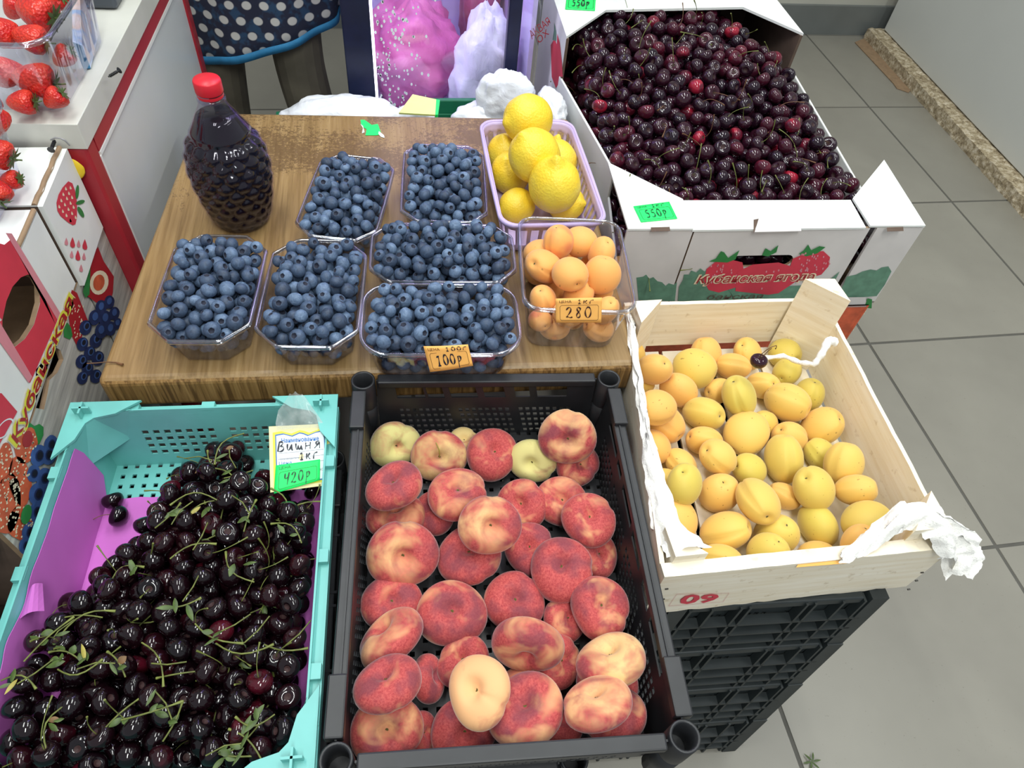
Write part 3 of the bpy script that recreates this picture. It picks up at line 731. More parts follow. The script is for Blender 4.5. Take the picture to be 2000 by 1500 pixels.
def board(name, a, b, z0, z1, th, nrm, seed, rough_bottom=True, n=24):
    a = Vector(a); b = Vector(b); nrm = Vector(nrm); mb = MB(); r = random.Random(seed)
    for i in range(n+1):
        p = a.lerp(b, i/n); zb = z0-(r.uniform(0, .005) if rough_bottom else 0); zt = z1+r.uniform(-.0008, .0008)
        for q, z in ((p, zb), (p-nrm*th, zb), (p-nrm*th, zt), (p, zt)): mb.v.append((q.x, q.y, z))
    for i in range(n):
        for k in range(4): mb.f.append((i*4+k, i*4+(k+1) % 4, (i+1)*4+(k+1) % 4, (i+1)*4+k)); mb.m.append(0); mb.s.append(False)
    mb.f += [(3, 2, 1, 0), (n*4, n*4+1, n*4+2, n*4+3)]; mb.m += [0, 0]; mb.s += [False, False]
    return put(name, mb, 'pine', wt, True)
nF = Vector((0, -1, 0)); nB = Vector((0, 1, 0)); nR = Vector((1, 0, 0)); nL = Vector((-1, 0, 0))
front_board = board('front_board', wq['BL'], wq['BR'], WB, WZ, .017, nF, 1)
board('back_board', wq['TL'], wq['TR'], WB+.018, WZ, .007, nB, 2, False)
board('side_board', wq['BL']+Vector((0, .013, 0)), wq['TL']-Vector((0, .008, 0)), WB+.01, WZ-.004, .006, nL, 3, False)
board('side_board', wq['BR']+Vector((0, .013, 0)), wq['TR']-Vector((0, .008, 0)), WB+.01, WZ+.002, .006, nR, 4, False)
for k in range(4):
    u0, u1 = .02+k*.245, .02+k*.245+.225
    mb = MB(); mb.hexa([wv(u0, .03, WB), wv(u1, .03, WB), wv(u1, .98, WB), wv(u0, .98, WB)]+[wv(u0, .03, WB+.005), wv(u1, .03, WB+.005), wv(u1, .98, WB+.005), wv(u0, .98, WB+.005)])
    put('bottom_slat', mb, 'pine', wt, True)
def post(u, v, zt, sx, sy, s=.045, seed=0):
    p = wv(u, v, WB+.006); q = [p, p+Vector((sx*s, 0, 0)), p+Vector((0, sy*s, 0))]
    if sx*sy < 0: q = [q[0], q[2], q[1]]
    mb = MB(); r = random.Random(seed); top = [Vector((a.x, a.y, zt+r.uniform(-.002, .002))) for a in q]; k = 3
    mb.add(q+top, [(2, 1, 0), (3, 4, 5), (0, 1, 4, 3), (1, 2, 5, 4), (2, 0, 3, 5)]); return put('corner_post', mb, 'pine', wt, True)
post(.975, .972, .603, -1, -1, .052, 1); post(.03, .035, .566, 1, 1, .040, 2); post(.965, .035, .578, -1, 1, .050, 3); post(.03, .965, .57, 1, -1, .045, 4)
# stamp on the front board
fo = Vector((wq['BL'].x, wq['BL'].y-.0005, WB)); fn_ = Vector((-(wq['BR']-wq['BL']).y, (wq['BR']-wq['BL']).x, 0)).normalized()*-1
pr = MB(); F2 = [onplane(x, y, fo, fn_) for x, y in ((1306, 1183), (1412, 1175), (1424, 1158), (1322, 1160))]
f, _ = quadmap(F2)
outline(pr, f, [(0, 0), (1, 0), (1, 1), (0, 1)], .02, 1, .0006, aspect=3.5)
text_poly(pr, f, '09', .16, .12, .66, .8, 0, .0008, offset=.03)
put('stamp', pr, ['print_red', 'print_pink'], front_board, True)
for x, y in ((1302, 1150), (1295, 1170), (1290, 1188), (1801, 1118), (1790, 1134), (1775, 1151)):
    put('nail', MB().box(onplane(x, y, fo, fn_), (.004, .002, .0015)), 'nail', front_board, True)
# ================= cherry boxes =================
def cardprint(parent, name='printed_design'): pass
CZ = .56; CB = .372
cNL, cNR = at(1225, 452, CZ), at(1804, 445, CZ); cFL, cFR = Vector((.388, 1.405, CZ)), Vector((.940, 1.420, CZ))
cx = (cNR-cNL).normalized(); cn3 = Vector((cx.y, -cx.x, 0))
cb = thing('cherry_box', 'white printed cardboard box of cherries with green 550 tag on its front', 'box', (.67, 1.17, CB))
def cz(p, z): return Vector((p.x, p.y, z))
t3 = .005
# front wall in three pieces: gusset left, middle, gusset right
def cu(u): return cNL.lerp(cNR, u)
def wallpiece(name, u0, u1, mat='grey_card', rec=0.0):
    a, b = cu(u0)-cn3*rec, cu(u1)-cn3*rec
    mb = MB(); mb.hexa([cz(a, CB), cz(b, CB), cz(b-cn3*t3, CB), cz(a-cn3*t3, CB), a, b, b-cn3*t3, a-cn3*t3]); return put(name, mb, mat, cb, True)
wallpiece('front_wall_flap', 0, .212); wallpiece('front_wall_flap', .835, 1.0)
# middle wall with the grip hole
def holed_plate(O, U, V, Nn, w, h, hole, th, mats, n=28):
    """plate with one rounded hole; hole = list of (u,v) ccw"""
    mb = MB(); ring = []
    cxh = sum(p[0] for p in hole)/len(hole); cyh = sum(p[1] for p in hole)/len(hole)
    for (u, v) in hole:
        dx, dy = u-cxh, v-cyh; s_ = min(((w-cxh)/dx if dx > 1e-9 else 1e9) if dx > 0 else ((-cxh)/dx if dx < -1e-9 else 1e9), ((h-cyh)/dy if dy > 1e-9 else 1e9) if dy > 0 else ((-cyh)/dy if dy < -1e-9 else 1e9))
        ring.append((cxh+dx*s_, cyh+dy*s_))
    cor = [(0, 0), (w, 0), (w, h), (0, h)]; k = len(hole)
    for c_ in cor:  # snap nearest ring point to corner
        i = min(range(k), key=lambda i_: (ring[i_][0]-c_[0])**2+(ring[i_][1]-c_[1])**2); ring[i] = c_
    f_ = lambda p, l: O+U*p[0]+V*p[1]+Nn*l
    Vv = [f_(p, 0) for p in hole]+[f_(p, 0) for p in ring]+[f_(p, -th) for p in hole]+[f_(p, -th) for p in ring]
    F = []
    for i in range(k):
        j = (i+1) % k; F.append((i, k+i, k+j, j)); F.append((2*k+j, 3*k+j, 3*k+i, 2*k+i)); F.append((i, j, 2*k+j, 2*k+i)); F.append((k+j, k+i, 3*k+i, 3*k+j))
    mb.add(Vv, F, 0)
    for i in range(k): mb.m[i*4+2] = 1; mb.m[i*4+3] = 1
    return mb
a = cu(.218)-cn3*.001; b = cu(.812)-cn3*.001; wm = (b-a).length; hm = CZ-CB
def loc_of(px): 
    p = onplane(px[0], px[1], cNL, cn3); return ((p-cz(a, CB)).dot(cx), p.z-CB)
hc = [loc_of(p) for p in ((1427, 505), (1553, 500), (1545, 518), (1438, 522))]
hu0, hu1 = hc[0][0], hc[1][0]; hv0 = min(hc[2][1], hc[3][1]); hv1 = max(hc[0][1], hc[1][1])+.002; rr_ = (hv1-hv0)/2
hole = [(hu1-rr_+rr_*math.cos(t), (hv0+hv1)/2+rr_*math.sin(t)) for t in np.linspace(-PI/2, PI/2, 9)]+[((hu0+hu1)/2, hv1)]+[(hu0+rr_+rr_*math.cos(t), (hv0+hv1)/2+rr_*math.sin(t)) for t in np.linspace(PI/2, 1.5*PI, 9)]+[((hu0+hu1)/2, hv0)]
put('front_wall', holed_plate(cz(a, CB), cx, Vector((0, 0, 1)), cn3, wm, hm, hole, t3, None), ['grey_card', 'brown_card'], cb, True)
# shelf and gussets on top
def topslab(name, pts, z=CZ+.0045, mat='white_card'):
    q = [cz(p, z) for p in pts]; mb = MB().slab(q, (0, 0, 1), .004); return put(name, mb, [mat], cb, True)
sh = [at(1352, 452, CZ), at(1690, 447, CZ), at(1660, 393, CZ), at(1332, 394, CZ)]
topslab('front_shelf', sh, CZ+.003)
topslab('corner_flap', [cNL+cn3*.001, at(1352, 452, CZ), at(1332, 394, CZ), at(1186, 322, CZ)], CZ+.006)
topslab('corner_flap', [at(1697, 446, CZ), cNR+cn3*.001, at(1724, 317, CZ), at(1663, 392, CZ)], CZ+.006)
# tab folded up over the shelf, and slots
tabq = [onplane(x, y, cNL+cn3*.002, cn3) for x, y in ((1474, 452), (1566, 450), (1564, 430), (1480, 429))]
tb2 = [at(1474, 453, CZ+.0035), at(1565, 451, CZ+.0035), at(1563, 428, CZ+.006), at(1482, 427, CZ+.006)]
put('locking_tab', MB().slab(tb2, (0, -.1, 1), .002), 'grey_card', cb, True)
put('slot', MB().slab([at(1472, 456, CZ+.0036), at(1482, 427, CZ+.0036), at(1472, 429, CZ+.0036)], (0, 0, 1), .0004), 'dark_card', cb, True)
for xs in ((1272, 1309), (1733, 1765)):
    put('slot', MB().slab([at(xs[0], 452, CZ+.0063), at(xs[1], 451, CZ+.0063), at(xs[1]-1, 443, CZ+.0063), at(xs[0]-1, 444, CZ+.0063)], (0, 0, 1), .0003), 'dark_card', cb, True)
# side walls (left level, right dipping towards the front), back wall, base
def sidewall(name, p0, z0, p1, z1, out):
    n_ = out*.005; mb = MB()
    mb.hexa([cz(p0, CB), cz(p0+n_, CB), cz(p1+n_, CB), cz(p1, CB), cz(p0, z0), cz(p0+n_, z0), cz(p1+n_, z1), cz(p1, z1)]); 
    o = put(name, mb, 'white_card', cb, True); return bev(o, .0018)
sidewall('side_wall', at(1203, 335, .556), .556, at(1096, 148, .556), .556, Vector((-1, 0, 0)))
sidewall('side_wall', cz(Vector((.940, .90, 0)), 0), .495, at(1547, 140, .556), .556, Vector((1, 0, 0)))
sidewall('side_wall', cz(cNL, 0)-cn3*.008+Vector((.006, 0, 0)), .470, at(1203, 335, .556), .500, Vector((-1, 0, 0)))
mbb = MB().hexa([cz(cNL, CB), cz(cNR, CB), cz(cFR, CB), cz(cFL, CB), cz(cNL, CB+.005), cz(cNR, CB+.005), cz(cFR, CB+.005), cz(cFL, CB+.005)]); put('bottom', mbb, 'brown_card', cb, True)
# print on the front wall (drawn on the wall plane)
pr = MB(); mats = ['print_green', 'print_red', 'print_cream', 'print_darkred', 'print_leaf', 'print_pink', 'dark_card']
OO = cNL+cn3*.0003
def PP(pts, m, l=.0003): pxpoly(pr, pts, OO, cn3, m, l)
def leafy(base, m=0, l=.0003):
    PP(base, m, l)
PP([(1247, 586), (1243, 542), (1256, 540), (1262, 536), (1268, 544), (1276, 541), (1284, 549), (1293, 551), (1300, 558), (1306, 553), (1316, 556), (1322, 551), (1318, 588)], 0)
PP([(1324, 588), (1326, 560), (1334, 546), (1336, 536), (1346, 536), (1350, 528), (1360, 532), (1368, 524), (1376, 530), (1384, 526), (1400, 540), (1430, 575), (1434, 586)], 0)
PP([(1434, 587), (1420, 560), (1500, 560), (1600, 556), (1622, 545), (1640, 530), (1612, 585)], 0)
PP([(1374, 548), (1380, 525), (1396, 512), (1420, 505), (1450, 512), (1455, 545), (1440, 560), (1404, 571), (1384, 566)], 1, .0006)
PP([(1436, 568), (1440, 530), (1470, 516), (1520, 512), (1560, 524), (1556, 548), (1520, 572), (1500, 575)], 1, .0009)
PP([(1540, 530), (1548, 505), (1580, 492), (1608, 490), (1621, 502), (1618, 520), (1604, 536), (1570, 545)], 1, .0006)
PP([(1384, 510), (1398, 504), (1408, 490), (1414, 492), (1422, 503), (1444, 488), (1436, 506), (1420, 512)], 4, .0011)
PP([(1560, 495), (1570, 488), (1578, 477), (1584, 488), (1600, 480), (1612, 482), (1596, 494), (1575, 500)], 4, .0011)
PP([(1488, 498), (1495, 484), (1505, 490), (1520, 478), (1516, 492), (1500, 500)], 4, .0011)
rs = random.Random(4)
for k in range(70):
    cxp, cyp = rs.choice([(1412, 535), (1412, 535), (1590, 512), (1590, 512), (1500, 545)]); x, y = cxp+rs.uniform(-30, 30), cyp+rs.uniform(-18, 18)
    PP(ell(x, y, 1.5, 2.4, .3, 6), 5, .0012)
a1 = [onplane(x, y, OO, cn3) for x, y in ((1358, 556), (1590, 549), (1591, 533), (1360, 540))]
f, _ = quadmap(a1)
text_poly(pr, f, 'Кубанская ягода', -.008, -.12, 1.016, 1.34, 2, .0014, shear=.35, offset=.05)
text_poly(pr, f, 'Кубанская ягода', 0, -.05, 1, 1.2, 3, .0017, shear=.35, offset=.004)
a1 = [onplane(x, y, OO, cn3) for x, y in ((1380, 584), (1492, 582), (1491, 572), (1382, 574))]; f, _ = quadmap(a1)
text_poly(pr, f, 'банская', 0, 0, 1, 1, 6, .0018, shear=.3)
put('printed_design', pr, mats, cb, True)
pr2 = MB()
pxpoly(pr2, [(1634, 584), (1645, 560), (1654, 540), (1672, 536), (1684, 530), (1700, 526), (1712, 528), (1722, 522), (1735, 520), (1741, 530), (1728, 556), (1712, 578)], OO, cn3, 0, .0004)
put('printed_design', pr2, ['print_green'], cb, True)
# box below
lb = thing('fruit_box', 'printed strawberry box under the white cherry box, mostly hidden', 'box', (.67, 1.17, 0))
def boxshell(t, q, z0, z1, mats):
    q = [Vector(p) for p in q]
    for i in range(4):
        a_, b_ = q[i], q[(i+1) % 4]; n_ = Vector(((b_-a_).y, -(b_-a_).x, 0)).normalized()
        mb = MB().hexa([cz(a_, z0), cz(b_, z0), cz(b_-n_*.005, z0), cz(a_-n_*.005, z0), cz(a_, z1), cz(b_, z1), cz(b_-n_*.005, z1), cz(a_-n_*.005, z1)]); put('side_wall', mb, mats, t, True)
    put('bottom', MB().hexa([cz(p, z0) for p in q]+[cz(p, z0+.004) for p in q]), 'brown_card', t, True)
    put('top_flap', MB().hexa([cz(p, z1-.004) for p in q]+[cz(p, z1) for p in q]), 'white_card', t, True)
lq = [cNL+cn3*.002+cx*.005, cNR+cn3*.006-cx*.012, cFR-cx*.012, cFL+cx*.005]
boxshell(lb, lq, .187, .371, 'print_orange')
LB2 = thing('fruit_box', 'plain cardboard box on the floor, lowest under the cherry boxes', 'box', (.67, 1.17, 0)); boxshell(LB2, lq, 0, .186, 'grey_card')
pr = MB(); OL = lq[0]+cn3*.0004
def PL(pts, m, l=.0003): pxpoly(pr, pts, OL, cn3, m, l)
PL([(1622, 581), (1690, 580), (1694, 598), (1634, 594)], 2)
PL([(1618, 598), (1660, 596), (1664, 622), (1640, 640), (1620, 624)], 3, .0006)
for k in range(90):
    x, y = 1622+rs.random()*74, 603+rs.random()*60
    if x < 1696-(y-600)*.62: PL(ell(x, y, 1.1, 1.9, .5, 5), 1, .0008)
PL(ell(1656, 632, 10, 13, .3, 14, .1), 3, .0007); PL([(1622, 650), (1640, 640), (1644, 646), (1632, 658), (1626, 662)], 0, .0008)
PL([(1618, 672), (1632, 652), (1646, 668), (1652, 700), (1640, 690)], 1, .0006)
PL([(1694, 582), (1703, 584), (1702, 602), (1688, 600)], 0, .0009)
put('printed_design', pr, ['print_leaf', 'print_cream', 'grey_card', 'print_darkred'], lb, True)
# second, taller box behind, opening towards the camera
HZ = .64
hb = thing('cherry_box', 'taller white box behind, brown inside, with shelf-like top over the cherries', 'box', (.66, 1.55, CB))
hNL, hNR = at(1106, 76, HZ), at(1568, 70, HZ); hy = Vector((.02, .30, 0))
hFL, hFR = cz(hNL+Vector((.012, .30, 0)), HZ), cz(hNR+Vector((.012, .30, 0)), HZ)
def vslab(t, p0, p1, z0, z1, th, mats, name='side_wall', m=0):
    n_ = Vector(((p1-p0).y, -(p1-p0).x, 0)).normalized()*th
    mb = MB().hexa([cz(p0, z0), cz(p1, z0), cz(p1-n_, z0), cz(p0-n_, z0), cz(p0, z1), cz(p1, z1), cz(p1-n_, z1), cz(p0-n_, z1)])
    mb.m = [1, 1, 0, 1, 1, 1]; return put(name, mb, mats, t, True)
vslab(hb, cz(hFL, 0), cz(hNL, 0), CB, HZ, .006, ['white_card', 'dark_card'])
vslab(hb, cz(hNR, 0), cz(hFR, 0), CB, HZ, .006, ['white_card', 'dark_card'])
vslab(hb, cz(hFR, 0), cz(hFL, 0), CB, HZ, .006, ['white_card', 'dark_card'], 'back_wall')
put('bottom', MB().hexa([cz(p, CB) for p in (hNL, hNR, hFR, hFL)]+[cz(p, CB+.004) for p in (hNL, hNR, hFR, hFL)]), 'dark_card', hb, True)
put('top_shelf', MB().slab([cz(p, HZ+.005) for p in (hNL, at(1183, 24, HZ), at(1450, 18, HZ), hNR, hFR, hFL)], (0, 0, 1), .005), 'white_card', hb, True)
pr = MB(); on_ = Vector((-1, .04, 0)).normalized(); oo = cz(hNL, .5)+Vector((-.0005, 0, 0)); 
nL2 = Vector((-(hFL-hNL).y, (hFL-hNL).x, 0)).normalized()
def PH(pts, m, l=.0006): pxpoly(pr, pts, cz(hNL, .5), nL2, m, l)
PH([(1076, 88), (1083, 76), (1090, 90), (1096, 130), (1094, 160), (1086, 172), (1078, 150)], 1)
PH([(1089, 66), (1094, 84), (1098, 120), (1100, 150), (1095, 150), (1088, 110)], 1, .0009)
PH([(1080, 78), (1083, 58), (1083, 44), (1087, 62), (1087, 80)], 0, .001)
PH([(1077, 186), (1085, 180), (1092, 190), (1093, 205), (1080, 204)], 0, .0008)
put('printed_design', pr, ['print_green', 'print_red'], hb, True)
bk = Vector(((hFR-hFL).y, -(hFR-hFL).x, 0)).normalized(); pr = MB(); ob = cz(hFL, .5)+bk*.0075
pxpoly(pr, [(1120, 80), (1300, 66), (1300, 110), (1118, 120)], ob, bk, 0, 0.0004); pxpoly(pr, [(1380, 45), (1484, 46), (1470, 110), (1380, 110)], ob, bk, 0, .0004)
pxpoly(pr, [(1400, 58), (1458, 58), (1450, 95), (1400, 95)], ob, bk, 1, .0008)
put('printed_design', pr, ['print_grey', 'print_red'], hb, True)
# ================= printed boxes at far left =================
XF = -.436
KF = .436/.405
def fx(px, py): d = ray(px, py); return CAM+d*(XF/d.x)
def facebox(name, label, y0, y1, z0, z1, mats_face, x_left=-.80, group='cardboard fruit boxes beside the table', hole=None, xo=0.0, raw=False):
    if not raw: y0, y1, z0, z1 = y0*KF, y1*KF, 1.3-(1.3-z0)*KF, 1.3-(1.3-z1)*KF
    t = thing(name, label, 'box', ((XF+x_left)/2, (y0+y1)/2, z0), 0, group); X = XF+xo
    if hole: put('side_wall', holed_plate(Vector((X, y0, z0)), Vector((0, 1, 0)), Vector((0, 0, 1)), Vector((1, 0, 0)), y1-y0, z1-z0, [(y-y0, z-z0) for y, z in hole], .006, None), [mats_face, 'brown_card'], t, True)
    else: put('side_wall', MB().box((X-.003, (y0+y1)/2, (z0+z1)/2), (.006, y1-y0, z1-z0)), mats_face, t, True)
    put('side_wall', MB().box((x_left+.003, (y0+y1)/2, (z0+z1)/2), (.006, y1-y0, z1-z0)), 'brown_card', t, True)
    for y in (y0+.003, y1-.003): put('end_wall', MB().box(((X+x_left)/2, y, (z0+z1)/2), (X-x_left-.012, .006, z1-z0)), ['dark_card'], t, True)
    put('bottom', MB().box(((X+x_left)/2, (y0+y1)/2, z0+.002), (X-x_left-.012, y1-y0-.012, .004)), 'brown_card', t, True)
    return t
NX = Vector((1, 0, 0)); FO = Vector((XF+.0003, .7, .65))
def PF(pr, pts, m, l=.0003, o=FO): pxpoly(pr, pts, o, NX, m, l)
def hull_holes(pxs, cshrink=0):
    P = [fx(*p) for p in pxs]; P = [(p.y, p.z) for p in P]
    ar = sum(P[i][0]*P[(i+1) % len(P)][1]-P[(i+1) % len(P)][0]*P[i][1] for i in range(len(P)))
    return P if ar > 0 else P[::-1]
def dens(P, k=3):
    return [(P[i][0]*(1-j/k)+P[(i+1) % len(P)][0]*j/k, P[i][1]*(1-j/k)+P[(i+1) % len(P)][1]*j/k) for i in range(len(P)) for j in range(k)]
# A: box with the red stripe and the oval grip, nearest the camera
ovl = hull_holes([(54, 536), (68, 542), (77, 558), (78, 590), (66, 634), (48, 662), (28, 678), (14, 668), (4, 645), (4, 625), (12, 588), (24, 560), (40, 542)])
bA = facebox('fruit_box', 'white box with red stripe and torn oval grip hole, under the nearer strawberry punnet', .350, .746, .632, .746, 'white_card', hole=dens(ovl, 2))
pr = MB()
def above_hole(pts, m, l): PF(pr, pts, m, l)
# red band split around the grip hole
red_r = [(20, 468), (112, 624), (108, 634), (78, 592), (77, 558), (68, 542), (54, 536), (40, 542), (8, 478)]
PF(pr, red_r, 0, .0003)
PF(pr, [(8, 478), (40, 542), (24, 560), (12, 588), (4, 625), (-20, 600), (-20, 470)], 0, .0003)
PF(pr, [(78, 592), (108, 634), (64, 736), (28, 678), (48, 662), (66, 634)], 0, .0003)
PF(pr, [(4, 625), (4, 645), (14, 668), (28, 678), (64, 736), (58, 748), (-20, 640)], 0, .00031)
PF(pr, [(10, 455), (22, 456), (117, 612), (112, 626)], 1, .0006)
PF(pr, [(-20, 598), (62, 736), (55, 748), (-20, 642)], 1, .0006)
PF(pr, [(-60, 770), (2, 768), (33, 804), (-60, 975)], 0, .0005)
put('printed_design', pr, ['print_red', 'print_pink'], bA, True)
pr = MB()
cc = [fx(-2, 826), fx(24, 812)]
f = lambda u, v, l=0.0: (FO+NX*(.0009)+Vector((0, 0, 0))) if False else fx(-18+42*u+10*v, 872-20*u-48*v)+NX*(.0012)
th_ = np.linspace(.3, 5.4, 22)
outline(pr, f, [(.45+.42*math.cos(t)*(1-.05*t), .5+.42*math.sin(t)*(1-.05*t)) for t in th_], .06, 0, .0, False)
put('printed_design', pr, ['paper_white'], bA, True)
# B: white box with strawberry drawing
bB = facebox('fruit_box', 'white box printed with a cartoon strawberry and falling seeds', .752, .872, .622, .748, 'white_card', xo=.006)
FB = Vector((XF+.0063, .8, .7)); pr = MB()
def PB(pts, m, l=.0003): PF(pr, pts, m, l, FB)
PB([(133, 354), (141, 358), (146, 372), (150, 395), (150, 425), (147, 438), (142, 440), (132, 434), (118, 422), (112, 412), (110, 396), (114, 380), (122, 366)], 0)
for x, y in ((128, 368), (137, 366), (123, 379), (134, 377), (119, 391), (130, 387), (140, 385), (115, 403), (126, 399), (137, 396), (122, 412), (133, 408), (143, 404), (129, 420), (140, 416), (137, 430), (147, 424), (137, 430)):
    PB([(x-1, y-3.5), (x+1.2, y), (x+2.4, y+2.5), (x+1, y+4), (x-1.3, y+3.5), (x-2, y+1)], 1, .0006)
PB(ell(150, 375, 3.4, 14, .08, 14), 2, .0007); PB(ell(156, 395, 9, 4, -.3, 14), 2, .0007); PB(ell(157, 414, 4, 12, -.5, 14), 2, .0007)
row = 0
for y0 in range(470, 560, 24):
    for k in range(7):
        x = 117+k*12+row*8+(y0-470)*.10; y = y0+k*2.0+row*1
        # drops stay inside the visible white face
        p = fx(x, y+8); 
        if not (.758*KF < p.y < .866*KF and p.z > 1.3-(1.3-.627)*KF): continue
        s_ = 1.0 if k % 2 == 0 else .72; c = 0 if k % 2 == 0 else 3
        PB([(x, y-11*s_), (x+3*s_, y-3*s_), (x+5*s_, y+5*s_), (x+4*s_, y+9*s_), (x, y+10*s_), (x-4*s_, y+7*s_), (x-4.5*s_, y+1*s_), (x-2*s_, y-6*s_)], c, .0005)
    row = 1-row
put('printed_design', pr, ['print_red', 'print_cream', 'print_leaf', 'print_pink'], bB, True)
for t, ya, yb, zz in ((bA, .350, .746, .746), (bB, .752, .872, .748)):   # white shelf tops with a worn rolled edge
    ya, yb, zz = ya*KF, yb*KF, 1.3-(1.3-zz)*KF
    tf = put('top_flap', MB().box((XF-.075, (ya+yb)/2, zz+.001), (.15, yb-ya, .003)), 'white_card', t, True)
    mb = MB(); mb.tube([Vector((XF-.003, ya+(yb-ya)*k/8, zz+.002+.001*math.sin(k*2.3))) for k in range(9)], .0035, 6); put('worn_edge', mb, 'brown_card', tf, True)
# C/D: lower boxes printed with planks and berries
gh = hull_holes([(107, 677), (118, 684), (124, 702), (112, 728), (97, 742), (93, 768), (86, 800), (70, 797), (70, 722), (88, 700)])
bC = facebox('fruit_box', 'box printed with grey planks, raspberries and blueberries, with angular grip hole', .396, .760, .450, .628, 'greywood', hole=dens(gh, 2))
bD = facebox('fruit_box', 'box printed with a cut strawberry and dark blueberries, against the counter', .766, .880, .450, .619, 'greywood', xo=.001)
pr = MB(); FC = Vector((XF+.0004, .6, .6))
def PC(pts, m, l=.0003): PF(pr, pts, m, l, FC)
# big strawberry and leaf at the right part
PC([(140, 566), (150, 572), (172, 628), (160, 655), (158, 668), (150, 676), (138, 652), (133, 610), (136, 580)], 0)
for k in range(30):
    x, y = 138+rs.random()*24, 596+rs.random()*68
    PC(ell(x, y, 1, 2.4, .2, 5), 5, .0006)
PC([(124, 636), (131, 630), (138, 640), (141, 655), (136, 663), (124, 658)], 2, .0005)
# dark blueberries column
for x, y, r in ((166, 640, 15), (160, 672, 14), (174, 690, 14), (158, 706, 14), (170, 720, 14), (160, 738, 13), (186, 665, 15), (190, 700, 15), (186, 735, 14), (204, 640, 14)):
    PC(ell(x, y, r*.8, r, .3, 16, .06, x), 3, .0007+r*1e-5); PC(ell(x+2, y-3, r*.42, r*.6, .3, 12), 4, .0012); PC(ell(x+2, y-3, r*.26, r*.4, .3, 10), 6, .0015)
# raspberries
def rasp(cx_, cy_, rx_, ry_, a_, seed):
    r = random.Random(seed); PC(ell(cx_, cy_, rx_, ry_, a_, 22, .08, seed), 1, .0006)
    for k in range(int(rx_*ry_/26)):
        t = r.uniform(0, 6.28); q = math.sqrt(r.random())*.88; x, y = rx_*q*math.cos(t), ry_*q*math.sin(t)
        ca, sa = math.cos(a_), math.sin(a_); PC(ell(cx_+x*ca-y*sa, cy_+x*sa+y*ca, 1.6, 2.6, .5, 6), 5, .001)
rasp(50, 870, 22, 36, .2, 1); rasp(38, 940, 22, 48, -.1, 2); rasp(14, 985, 26, 60, .1, 3); rasp(8, 905, 16, 40, .1, 4); rasp(40, 1020, 26, 34, .2, 5)
PC(ell(52, 858, 10, 17, .2, 14), 8, .0012)
for x, y, r in ((98, 868, 16), (74, 890, 19), (93, 888, 18), (64, 925, 15), (85, 934, 18), (72, 965, 20), (90, 985, 14), (70, 1000, 18), (56, 1040, 18), (48, 1066, 15), (74, 1025, 15)):
    PC(ell(x, y, r*.85, r*1.15, .2, 16, .06, x), 4, .0008+r*1e-5); PC(ell(x+1, y, r*.42, r*.6, .2, 12), 3, .0013+r*1e-5); PC(ell(x+1, y, r*.3, r*.45, .2, 10), 6, .0018)
PC([(50, 832), (58, 826), (66, 832), (76, 828), (84, 834), (84, 850), (76, 868), (62, 862), (54, 850)], 2, .0005)
PC(ell(48, 1005, 10, 20, .25, 12), 2, .0019)
# lettering climbing along the top edge
def ledge_text(txt, x0, y0, x1, y1, hgt):
    # baseline from (x0,y0) to (x1,y1) in photo pixels, letters rise towards the upper left
    d = Vector((x1-x0, y1-y0)); L_ = d.length; d.normalize(); up = Vector((d.y, -d.x))
    if up.x > 0: up = -up
    f = lambda u, v, l=0.0: fx(x0+d.x*L_*u+up.x*hgt*v, y0+d.y*L_*u+up.y*hgt*v)+NX*(l+.0012)
    text_poly(pr, f, txt, -.02, -.12, 1.04, 1.24, 5, .0003, shear=.2, offset=.07)
    text_poly(pr, f, txt, -.02, -.12, 1.04, 1.24, 7, .0006, shear=.2, offset=.045)
    text_poly(pr, f, txt, 0, 0, 1, 1, 9, .0010, shear=.2, offset=.02)
ledge_text('Кубанская', 34, 868, 146, 586, 20)
# small torn information sticker with marks
PC([(124, 872), (136, 880), (118, 950), (98, 972), (92, 960), (112, 905)], 10, .0006)
for k in range(6): PC([(128-k*4, 890+k*10), (122-k*4, 888+k*10), (120-k*4, 894+k*10), (126-k*4, 896+k*10)], 6, .001)
put('printed_design', pr, ['print_darkred', 'print_orange', 'print_leaf', 'print_navy', 'print_skyblue', 'print_cream', 'ink_black', 'print_yellow', 'print_darkred', 'print_darkred', 'paper_white'], bC, True)
pr = MB(); FD = Vector((XF+.0015, .8, .6))
def PD(pts, m, l=.0003): PF(pr, pts, m, l, FD)
PD([(166, 545), (178, 500), (191, 482), (202, 510), (222, 540), (220, 572), (212, 600), (186, 590), (170, 578)], 0)
PD(ell(193, 552, 18, 24, .2, 18), 1, .0006); PD(ell(192, 552, 11, 16, .2, 16), 2, .0009)
PD([(170, 535), (176, 520), (174, 575), (166, 582), (161, 570)], 3, .0007)
for k, (x, y, r) in enumerate(((196, 600, 13), (212, 590, 12), (184, 620, 14), (204, 622, 14), (222, 612, 12), (196, 646, 14), (214, 642, 13), (228, 632, 10))):
    PD(ell(x, y, r*.85, r*1.1, .2, 16, .06, k), 4, .0010+k*2e-5); PD(ell(x, y-2, r*.4, r*.6, .2, 12), 5, .0014)
put('printed_design', pr, ['print_darkred', 'print_cream', 'print_orange', 'print_leaf', 'print_navy', 'print_skyblue'], bD, True)
for k, (z0, z1) in enumerate(((.194, .383), (.002, .191))):
    facebox('fruit_box', ['plain cardboard box under the printed plank-pattern box, mostly hidden', 'plain cardboard box on the floor, lowest in the left pile'][k], .43, .94, z0, z1, 'grey_card', raw=True)
